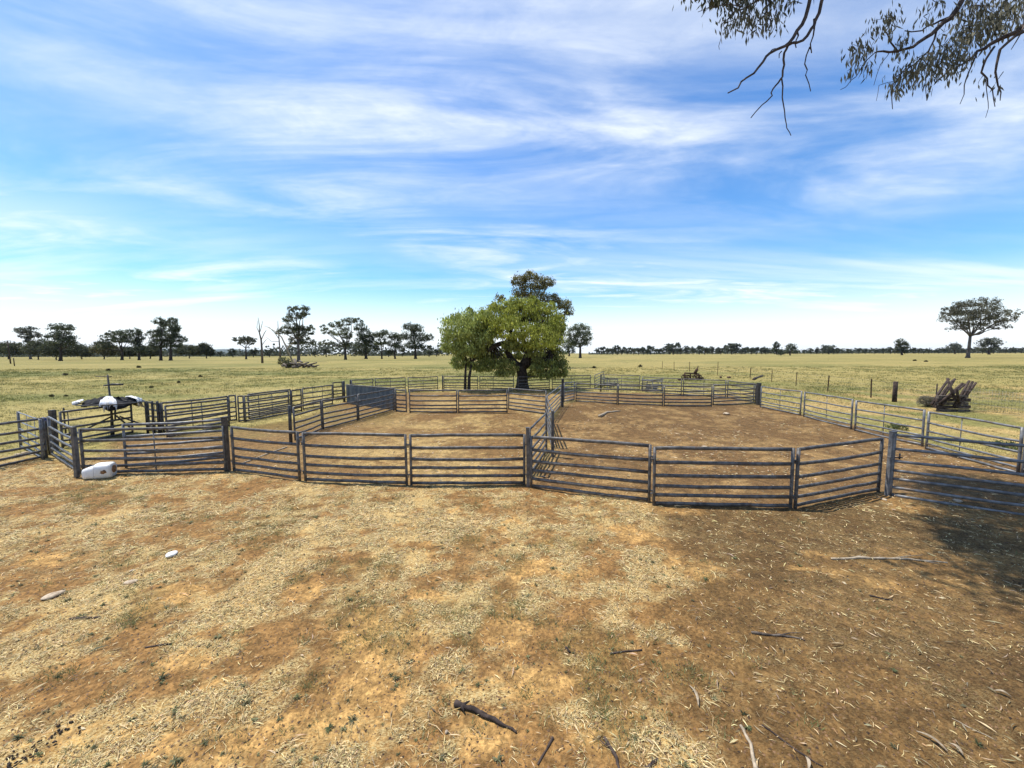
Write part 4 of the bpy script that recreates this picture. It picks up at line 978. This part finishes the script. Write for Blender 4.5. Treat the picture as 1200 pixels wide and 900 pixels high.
tree('gum_tree', 200, 422.5, [(202, 377, 5, 4), (204, 384, 6, 5), (201, 392, 7, 6), (210, 398, 7, 4), (204, 404, 8, 5), (207, 387, 5, 3)], 'tall dark gum tree, right of the overlapping pair', group=LG, tw=3.0, n=3200, cols=DK, seed=19)
tree('gum_tree', 288.5, 421, [(280, 398, 6, 2.6), (290, 397, 7, 3), (297, 399, 5, 2.5), (288, 402, 8, 2.5)], 'small flat-topped gum tree left of the bare dead tree', group=LG, tw=1.8, fork=(288, 408), n=1300, cols=((.045, .05, .04), (.085, .085, .065)), seed=20)
tree('gum_tree', 350, 424, [(343, 363, 7, 3), (354, 361, 7, 3.5), (348, 371, 9, 5), (337, 375, 6, 4), (342, 384, 9, 5), (350, 390, 8, 7), (332, 389, 8, 4), (360, 385, 8, 4), (361, 400, 8, 4), (347, 400, 8, 6), (357, 367, 5, 4), (364, 390, 4, 3)],
     'tall ragged gum tree with layered crown rising above the fallen logs', group=LG, tw=3.4, fork=(349, 398), n=5600, cols=((.035, .042, .022), (.085, .088, .045)), seed=21, bark=GUMBARK, clump=.34)
tree('gum_tree', 405, 421.5, [(392, 381, 8, 4), (402, 379, 8, 5), (411, 376, 6, 4), (383, 389, 7, 4), (398, 390, 9, 6), (382, 401, 8, 3), (407, 393, 6, 8), (380, 384, 4, 3), (406, 404, 6, 5)], 'light see-through gum tree right of the ragged tall one', group=LG, tw=2.8, n=3000, cols=((.045, .055, .03), (.10, .105, .06)), seed=22, clump=.3)
tree('gum_tree', 429, 420.5, [(418, 376, 6, 3), (423, 384, 7, 5), (428, 392, 8, 6), (426, 403, 9, 8), (432, 398, 6, 7), (427, 412, 8, 5)], 'dark dense gum tree with a high left arm in the left skyline group', group=LG, tw=3, n=3600, cols=DK, seed=23)
tree('gum_tree', 447.5, 420.5, [(444, 393, 7, 4), (451, 390, 5, 3), (446, 401, 7, 5), (440, 408, 5, 4)], 'medium gum tree between the dark dense one and the thin twin trunks', group=LG, tw=1.8, n=1700, cols=((.045, .055, .03), (.09, .10, .055)), seed=24)
tree('gum_tree', 463, 420.5, [(459, 394, 6, 4), (466, 396, 7, 5), (460, 403, 6, 5), (468, 406, 6, 6), (458, 411, 4, 5)], 'gum tree with thin twin trunks left of the large round one', group=LG, tw=2, n=2000, cols=DK, seed=25)
tree('gum_tree', 487, 420.5, [(481, 384, 8, 5), (488, 386, 8, 5), (480, 394, 9, 6), (493, 396, 8, 6), (503, 396, 6, 4), (485, 405, 10, 6), (499, 408, 6, 4)], 'large round dark gum tree, last before the small tree at the middle', group=LG, tw=3, n=4200, cols=DK, seed=26)
# shrubs below the left skyline
SHR = 'dark shrubs along the left skyline'
for i, (px_, bs, bl, lb) in enumerate([
    (10, 421, [(8, 409, 10, 7), (18, 411, 8, 7)], 'dark shrub at the left edge below the pale domed gum'),
    (45, 421.5, [(40, 410, 9, 8), (52, 408, 9, 9)], 'dark shrub between the first two gums from the left'),
    (66, 422, [(60, 411, 9, 9), (80, 410, 11, 9)], 'wide black shrub around the foot of the shaggy gum'),
    (96, 421, [(92, 412, 10, 7), (101, 414, 6, 5)], 'low dark shrub right of the shaggy gum, before the blue hill'),
    (122, 421, [(118, 409, 8, 7), (127, 411, 8, 8)], 'yellowish dark shrub under the wide leaning gum'),
    (152, 420.5, [(150, 413, 9, 5)], 'small dark shrub between the wide leaning gum and its narrow neighbour'),
    (176, 420.5, [(173, 413, 8, 6), (181, 412, 6, 5)], 'dark shrub left of the overlapping pair of gums'),
    (222, 420, [(217, 411, 9, 6), (228, 412, 7, 6)], 'dark shrub just right of the overlapping pair of gums'),
    (242, 420, [(239, 410, 7, 6), (246, 413, 4, 5)], 'dark shrub ending the row before the right blue hill')]):
    tree('shrub', px_, bs, bl, lb, 'shrub', SHR, tw=1.2, n=3600, cols=((.026, .032, .02), (.06, .064, .034)) if i != 4 else ((.05, .048, .02), (.10, .09, .04)), seed=40+i, cover=1.0, twigs=1)

def dead_tree(px, base, paths, label, tw, m=OLDWOOD):
    p0 = gp(px, base); u = p0.y/FPX; q = MB(); rs = random.Random(int(px)); L_ = lambda a_, b_, dy=0: at(a_, b_, p0.y+dy)-p0
    for pts, w0, w1 in paths:
        dy = rs.uniform(-2, 2); n = len(pts); q.tube([L_(a_, b_, dy*i/(n-1) if pts[0][1] < base-1 else 0)-Vector((0, 0, .1 if i == 0 else 0)) for i, (a_, b_) in enumerate(pts)], [(w0+(w1-w0)*i/(n-1))*u/2 for i in range(n)], 7)
    o = q.build('dead_tree', m); o.location = p0; tag(o, label, 'dead tree'); return o
dead_tree(307.5, 425.5, [([(307.5, 426), (307, 410), (306, 398), (304, 390), (304, 382), (302.5, 372)], 2.6, .4), ([(306, 398), (310, 390), (312, 387)], 1.0, .5), ([(304, 390), (301, 384), (302, 376)], .8, .3), ([(305, 388), (307, 380), (308, 376)], .7, .3), ([(307, 404), (311, 399), (313, 397)], .7, .3)],
          'bare dead tree trunk with few stubby branches in the left paddock', 2.6)
dead_tree(328.5, 421, [([(328.5, 421), (328, 410), (327, 397), (326, 386), (325.5, 376)], 2.0, .4), ([(327, 397), (322, 390), (316, 384), (310, 382)], .9, .3), ([(327, 400), (318, 400), (312, 395)], .6, .3), ([(327, 392), (330, 386)], .5, .3)],
          'thin bare dead tree between the stubby dead trunk and the ragged tall gum', 2)
# log pile at the foot of the ragged gum
pl_ = gp(350, 431); u = pl_.y/FPX; rs = random.Random(77)
rt = empty('log_pile', pl_); tag(rt, 'pile of grey fallen logs under the ragged tall gum', 'log pile')
for k in range(17):
    cxp = rs.uniform(-20, 22); hz_ = max(0.6, (8.5-abs(cxp)*.33)*rs.uniform(.2, 1)); ln_ = rs.uniform(8, 20); a_ = rs.uniform(-.35, .35); yaw = rs.uniform(-.9, .9)
    d = Vector((math.cos(a_)*math.cos(yaw), math.sin(yaw), math.sin(a_)))*ln_*u/2; c_ = Vector((cxp*u, rs.uniform(-1.2, 1.2), hz_*u)); A, B = c_-d, c_+d
    A.z = max(A.z, .12); B.z = max(B.z, .12); r_ = rs.uniform(.8, 1.6)*u
    MB().tube([A, A.lerp(B, .5)+Vector((0, 0, rs.uniform(-.1, .15))), B], [r_, r_*.85, r_*.5], 8).build('log', OLDWOOD, rt)
stick_ = dead_tree(344, 426, [([(344, 426), (337, 410), (330, 395), (322, 388), (313, 383)], 2.2, .5), ([(336, 408), (345, 400), (340, 393)], 1.0, .4)], 'fallen pale dead trunk leaning left beside the ragged tall gum', 2, PALEWOOD)
tree('shrub', 335, 431, [(333, 424, 6, 5), (338, 427, 5, 4)], 'olive shrub at the left of the log pile', 'shrub', None, tw=1, n=900, cols=((.07, .07, .035), (.12, .115, .06)), seed=61)
tree('shrub', 1087, 476.5, [(1086, 470, 7, 6), (1090, 474, 5, 4)], 'dry grey twiggy bush at the left end of the timber heap', 'shrub', None, tw=1, n=2200, size=.07, cols=((.09, .08, .065), (.17, .15, .12)), seed=62, slim=.25, twigs=6)

# telegraph pole at the far left
p = gx(15, 120); o = MB().tube([(0, 0, 0), (-.1, 0, 3.5), (-.25, 0, 7.2)], [.17, .15, .12], 8).build('utility_pole', DARKWOOD); o.location = p; tag(o, 'thin dark pole at the far left rising past the shrubs', 'pole')
p = gp(17, 429); o = MB().tube([(0, 0, 0), (-.03, 0, 2.0)], [.10, .09], 8).build('fence_post', DARKWOOD); o.location = p; tag(o, 'short dark post alone in the paddock at the far left', 'fence post')

# far wood: individual trees on the skyline, then one mass
far_src = []
for s_ in range(5):
    root = empty('skyline_tree', (0, 0, 0)); q = MB(); q.tube([(0, 0, -.2), (0, 0, 3), (.3, 0, 6)], [.45, .35, .2], 6); q.build('trunk', BARK, root)
    V = []; F_ = []; C_ = []; nv = 0; rs = random.Random(s_)
    for k in range(7):
        c_ = (rs.uniform(-3.5, 3.5), rs.uniform(-2, 2), rs.uniform(2.5, 8.5)); pts, cen = blob_points(c_, (rs.uniform(2, 3.6), 2.5, rs.uniform(1.4, 2.6)), 120, .45)
        v, f, cc = leaves(pts, 1.1, (.035, .046, .03), (.08, .09, .055)); V.append(v); F_.append(f+nv); C_.append(cc); nv += len(v)
    np_mesh('crown', np.concatenate(V), np.concatenate(F_), LEAF, np.concatenate(C_), root); far_src.append(root)
rs = random.Random(21); used = set(); ft = []
pxs = []
x_ = 700
while x_ < 1200:
    pxs.append(x_); x_ += rs.uniform(3.5, 8)
tall = {786: 1.9, 856: 1.3}
for i, px_ in enumerate(pxs):
    Yd = rs.uniform(560, 760); s_ = rs.uniform(.8, 1.3)*(1.15 if px_ < 900 else .85)
    if abs(px_-787) < 5 or abs(px_-856) < 4: s_ = 1.8
    ft.append((px_, Yd, s_))
for px_ in (250, 262, 274, 300, 318, 372, 385, 420, 455, 475, 505, 515):
    ft.append((px_+rs.uniform(-3, 3), rs.uniform(330, 420), rs.uniform(.6, .85)))
sky_lab = {}
for i, (px_, Yd, s_) in enumerate(ft):
    k = i % 5; r = far_src[k]
    if k not in used and i < 5: used.add(k); o = r
    else:
        o = r.copy(); col.objects.link(o)
        for ch in r.children: c_ = ch.copy(); col.objects.link(c_); c_.parent = o
    p = gx(px_, Yd); o.location = p; o.rotation_euler = (0, 0, rs.uniform(0, 6.28)); o.scale = (s_*1.15, s_*1.15, s_)
    tag(o, 'dark tree in the distant row on the skyline right of the big green tree' if i < len(pxs) else 'dark low tree in the distant row on the skyline left of the middle', 'tree', 'distant trees on the right skyline' if i < len(pxs) else 'distant trees on the left skyline')
pts = []
for (xa, xb, Y0, Y1, N_, hh) in ((690, 1260, 800, 1000, 12000, 10), (-40, 560, 480, 640, 13000, 15)):
    pxr = RNG.uniform(xa, xb, N_); Yr = RNG.uniform(Y0, Y1, N_); X_ = (pxr-600)/FPX*Yr
    hm = hh*(.12+1.1*sst(fbm(X_, Yr*.1, .022, 8, 4, .6), .3, .7)); hm = np.where((np.abs(pxr-107) < 9) | (np.abs(pxr-260) < 14), hm*.3, hm); pts.append(np.stack([X_, Yr, RNG.random(N_)**.7*hm], 1))
pts = np.concatenate(pts)
v, f, cc = leaves(pts, 2.6, (.034, .045, .032), (.075, .085, .055), 0, 1.6)
o = np_mesh('distant_woodland', v, f, LEAF, cc); tag(o, 'thin dark belt of far-off woodland along the horizon', 'woodland', kind='stuff')

# low weeds in the paddock
WD = 'dark weeds dotted over the paddock'
wd = [(61, 465, 5, 'the larger of two weeds left of the tarp stand'), (77.5, 464.5, 4, 'the smaller of two weeds left of the tarp stand'), (177, 454.5, 4.5, 'weed above the three race posts, left of its pair'), (209, 449, 5, 'weed above the race, right of its pair'), (77, 440, 5, 'weed in the left paddock left of the crossed pole'), (127, 434.5, 4, 'weed above the crossed pole'), (163, 431, 5, 'weed below the narrow dark gum tree'), (235, 442, 4, 'weed in the paddock right of the race weeds'), (696, 431.5, 4.5, 'weed just right of the big tree shadow'), (750, 430, 5, 'weed in the paddock behind the outer back fence'), (1072, 423, 2, 'weed in the far paddock left of the lone gum'), (1085, 424, 2, 'weed beside the far paddock weed left of the lone gum')]
for i, (px_, py_, s_, lb) in enumerate(wd):
    p = gp(px_, py_); u = p.y/FPX; s_ *= .5; pts, cen = blob_points((0, 0, s_*u*.35), (s_*u*.5, s_*u*.5, s_*u*.35), 260, .5)
    v, f, cc = leaves(pts, .09*max(1, p.y/25), (.045, .045, .022), (.09, .085, .04), 0, .5); o = np_mesh('paddock_weed', v, f, LEAF, cc); o.location = p; tag(o, lb, 'weed', WD)
for (px_, py_, w_, lb) in ((1050, 503, 22, 'green weed growing behind the light side panels'), (1175, 525, 26, 'green weed behind the light side panels at the right edge')):
    p = gp(px_, py_); u = p.y/FPX; pts, cen = blob_points((0, 0, .08), (w_*u*.5, .35, .10), 900, .5)
    v, f, cc = leaves(pts, .06, (.07, .10, .035), (.14, .17, .06), 0, .4); o = np_mesh('green_weed', v, f, LEAF, cc); o.location = p; tag(o, lb, 'weed')

# ------------------------------------------------------------------ overhanging gum (trunk outside the picture on the right)
base_g = Vector((11.5, 3.6, 0)); rt = empty('overhanging_gum', base_g); tag(rt, 'overhanging gum with drooping twigs and leaves at the top right', 'tree')
q = MB(); rs = random.Random(15); G = lambda v: Vector(v)-base_g
q.tube([G((11.5, 3.6, -.1)), G((11.4, 3.6, 2)), G((11.0, 3.8, 4.2)), G((10.3, 4.2, 6.2)), G((9.3, 4.8, 8.6)), G((8, 5.4, 11))], [.62, .48, .42, .36, .28, .14], 12)
hubs = [G((10.3, 4.2, 6.2)), G((9.3, 4.8, 8.6)), G((8, 5.4, 11))]
def tw(pts, Yd, w0, w1, dY=0.): # hanging twig drawn as seen, at its own distance
    n = len(pts); P_ = [at(a_, b_, Yd+dY*i/(n-1))-base_g for i, (a_, b_) in enumerate(pts)]
    u_ = Yd/FPX; fine = []
    for i in range(n-1): fine += [P_[i], P_[i].lerp(P_[i+1], .5)+Vector([rs.uniform(-1, 1)*u_*1.5 for _ in range(3)])]
    fine.append(P_[-1]); m_ = len(fine); q.tube(fine, [max(.0028, (w0+(w1-w0)*i/(m_-1))*u_/2*.82) for i in range(m_)], 6); return P_
YA, YB = 6.2, 6.8
A0 = at(958, -60, YA+.4)-base_g
limb(q, hubs[1], A0, .14, .035, .05, rs, 8)
tw([(958, -60), (950, -5), (944, 20), (934, 36), (925, 50), (910, 58), (898, 66), (888, 80), (875, 91), (865, 103), (853, 109)], YA, 5.5, 1.6, -.3)
tw([(975, -60), (966, -8), (960, 15), (954, 30), (946, 42), (934, 50), (924, 53)], YA, 5, 3.0, -.1)
tw([(954, 22), (953, 42), (951, 62)], YA, 2.6, 1.2); tw([(949, 55), (943, 75), (944, 88), (950, 107)], YA-.05, 1.8, 1.0); tw([(951, 62), (949, 56)], YA, 1.4, 1.4)
tw([(924, 52), (919, 62), (919, 76), (917, 90), (912, 97), (906, 104), (905, 112), (893, 123), (880, 138)], YA-.1, 3.2, 1.2, .2)
tw([(916, 92), (917, 108), (918, 122), (920, 138), (922, 150), (927, 159)], YA, 2.0, 1.0, .15)
tw([(934, 36), (933, 47), (933, 56)], YA, 2.2, 1.2); tw([(898, 66), (905, 58), (908, 60)], YA, 1.5, 1.)
tw([(916, 60), (913, 68)], YA, 1.6, 1.0)
tw([(940, -60), (905, -10), (880, 5), (860, 14), (846, 28)], YA+.3, 3.2, 1.0); tw([(905, -10), (898, 12), (905, 30)], YA+.3, 2, .8); tw([(880, 5), (878, 22), (882, 38)], YA+.3, 1.6, .7)
tw([(870, 8), (850, 5), (832, 8), (818, 14)], YA+.3, 1.4, .7); tw([(846, 28), (845, 45), (843, 58)], YA+.3, 1.0, .6); tw([(832, 8), (822, 20)], YA+.3, .9, .6)
leafc = [(862, 12, 18, 9, 150, YA+.3), (880, 16, 16, 11, 150, YA+.3), (900, 14, 14, 10, 110, YA+.3), (858, 28, 8, 7, 50, YA+.3), (905, 28, 10, 8, 60, YA+.3), (884, 34, 7, 5, 28, YA+.3), (918, 8, 10, 8, 50, YA+.3)]
# right mass
B0 = at(1150, -70, YB)-base_g; limb(q, hubs[0], B0, .16, .05, .02, rs, 8)
tw([(1150, -70), (1135, -20), (1125, 5), (1113, 22), (1098, 34), (1085, 44), (1070, 55), (1052, 60), (1035, 60), (1025, 62)], YB, 8, 1.5, -.3)
tw([(1113, 20), (1095, 28), (1080, 36), (1060, 36)], YB, 3, 1.2, .2); tw([(1052, 60), (1040, 40), (1035, 30)], YB-.2, 2, .9)
tw([(1025, 62), (1010, 78), (1003, 90), (993, 100), (985, 105)], YB-.3, 1.3, .7); tw([(1098, 34), (1088, 60), (1072, 75), (1050, 90), (1045, 115), (1046, 128)], YB-.1, 2.4, .8)
tw([(1088, 60), (1085, 90), (1086, 118)], YB, 1.4, .6); tw([(1070, 70), (1050, 95), (1030, 100), (1027, 118)], YB, 1., .5); tw([(1043, 60), (1032, 75), (1024, 100)], YB-.2, 1., .5)
tw([(1290, -20), (1240, 10), (1200, 30), (1180, 42), (1160, 52), (1145, 60), (1130, 74), (1110, 84)], YB-.2, 9, 1.4, .2)
tw([(1260, 20), (1210, 35), (1190, 42), (1172, 58), (1168, 75), (1168, 92), (1173, 108), (1172, 118)], YB-.4, 5, .8)
tw([(1165, 55), (1155, 70), (1150, 85), (1157, 92), (1163, 105), (1166, 125)], YB-.3, 3, .8); tw([(1145, 62), (1135, 85), (1130, 100), (1125, 122)], YB-.2, 2.0, .7)
tw([(1200, 30), (1190, 50), (1185, 58)], YB-.3, 2, .8); tw([(1155, 92), (1158, 120), (1155, 138)], YB-.3, 1.0, .5)
limb(q, hubs[0], at(1290, -20, YB-.2)-base_g, .12, .06, .02, rs, 6)
leafc += [(1038, 28, 14, 12, 130, YB-.2), (1042, 22, 9, 9, 60, YB-.2), (1005, 55, 9, 9, 100, YB-.3), (1012, 62, 9, 8, 60, YB-.3), (1003, 80, 7, 5, 20, YB-.3), (1019, 82, 6, 4, 18, YB-.3), (993, 83, 5, 6, 10, YB-.3), (1052, 58, 10, 8, 60, YB-.2), (1058, 47, 7, 6, 35, YB-.2),
          (1085, 25, 9, 8, 25, YB), (1092, 5, 12, 8, 60, YB), (1065, 85, 15, 12, 170, YB-.1), (1052, 98, 9, 9, 80, YB-.1), (1080, 76, 16, 12, 190, YB-.1), (1098, 78, 13, 11, 150, YB-.1), (1110, 62, 14, 13, 200, YB), (1120, 78, 12, 10, 130, YB-.1), (1086, 98, 6, 8, 25, YB),
          (1130, 45, 18, 18, 340, YB+.1), (1145, 22, 22, 20, 420, YB+.2), (1170, 10, 24, 16, 380, YB+.2), (1160, 30, 18, 14, 240, YB+.1), (1195, 5, 16, 14, 220, YB+.2), (1135, 5, 14, 12, 160, YB+.2), (1180, 28, 12, 8, 60, YB), (1205, 18, 12, 10, 80, YB), (1152, 100, 8, 14, 10, YB-.3), (1170, 95, 6, 14, 8, YB-.3)]
V = []; F_ = []; C_ = []; nv = 0
def addleaves(pts, size, c1, c2, droop, slim):
    global nv
    v, f, cc = leaves(pts, size, c1, c2, droop, slim); V.append(v); F_.append(f+nv); C_.append(cc); nv += len(v)
for (px_, py_, rx, ry, N_, Yd) in leafc:
    u_ = Yd/FPX; c_ = np.array(at(px_, py_, Yd)-base_g); N_ = max(8, int(N_*.72)); pts = c_+RNG.normal(size=(N_, 3))*np.array([rx*u_*.6, rx*u_*.55, ry*u_*.6])
    addleaves(pts, .115, (.06, .065, .04), (.24, .235, .17), .8, .24)
    for _ in range(max(1, N_//30)):
        e = pts[rs.randrange(len(pts))]; limb(q, Vector(c_)+Vector((rs.uniform(-.1, .1), 0, ry*u_*.7)), Vector(e), .006, .002, .0, rs, 4, 4)
# the high crown that shades the ground on the right
for (gxp, gyp, Hh, rr, N_) in [(1160, 572, 11.5, .9, 1400), (1195, 590, 11.0, 1.3, 1800), (1180, 615, 10.8, .9, 1100), (1190, 650, 10.4, .6, 650), (1155, 640, 10.6, .42, 330), (1230, 640, 10.2, 1.1, 1300), (1260, 600, 10.8, 1.5, 1600), (1210, 672, 10, .5, 380), (1320, 700, 9.5, 1.6, 1600), ]:
    gpt = gp(gxp, gyp); c_ = gpt+SUN*(Hh/SUN.z)-base_g
    pts, cen = blob_points(tuple(c_), (rr*1.1, rr*1.1, rr*.5), int(N_*2.8), .5); addleaves(pts, .16, (.045, .055, .035), (.12, .125, .075), .7, .45)
    limb(q, hubs[2] if c_.z > 9.5 else hubs[1], c_, .09, .03, -.02, rs, 7, 6)
    for _ in range(5): limb(q, c_, Vector(cen[rs.randrange(len(cen))]), .025, .008, 0, rs, 4, 5)
q.build('trunk', TWIG, rt); np_mesh('crown', np.concatenate(V), np.concatenate(F_), LEAF, np.concatenate(C_), rt)

# ------------------------------------------------------------------ hills and haze
def ridge(name, x0, x1, Yd, hmax, seed):
    n = 160; m = 8; vs = []; fs = []
    for j in range(m+1):
        f = j/m
        for i in range(n+1):
            x_ = x0+(x1-x0)*i/n; e = min(i, n-i)/n; prof = hmax*min(1, e*5)*(.45+.9*float(fbm(np.array([x_]), np.array([0.]), .0009, seed, 5, .5)[0]))
            vs.append((x_, Yd+f*2200, prof*math.sin(math.pi*f)-2))
    for j in range(m):
        for i in range(n): k = j*(n+1)+i; fs.append((k, k+1, k+n+2, k+n+1))
    o = MB().add(vs, fs).build(name, HILL); tag(o, kind='structure')
ridge('hills', -12800, -5200, 8800, 190, 5)
hz = MB().box((0, 6800, 119), (31000, 17600, 242)).build('haze', None, None, False)
hm_, t, b = mat('haze'); m_n = hm_.node_tree; m_n.nodes.remove(b)
pv = m_n.nodes.new('ShaderNodeVolumePrincipled'); pv.inputs['Color'].default_value = (.72, .84, 1, 1); pv.inputs['Density'].default_value = 2.2e-5
m_n.links.new(pv.outputs[0], m_n.nodes['Material Output'].inputs['Volume']); hz.data.materials.append(hm_); tag(hz, 'pale blue haze over the far paddocks', 'haze', kind='stuff')
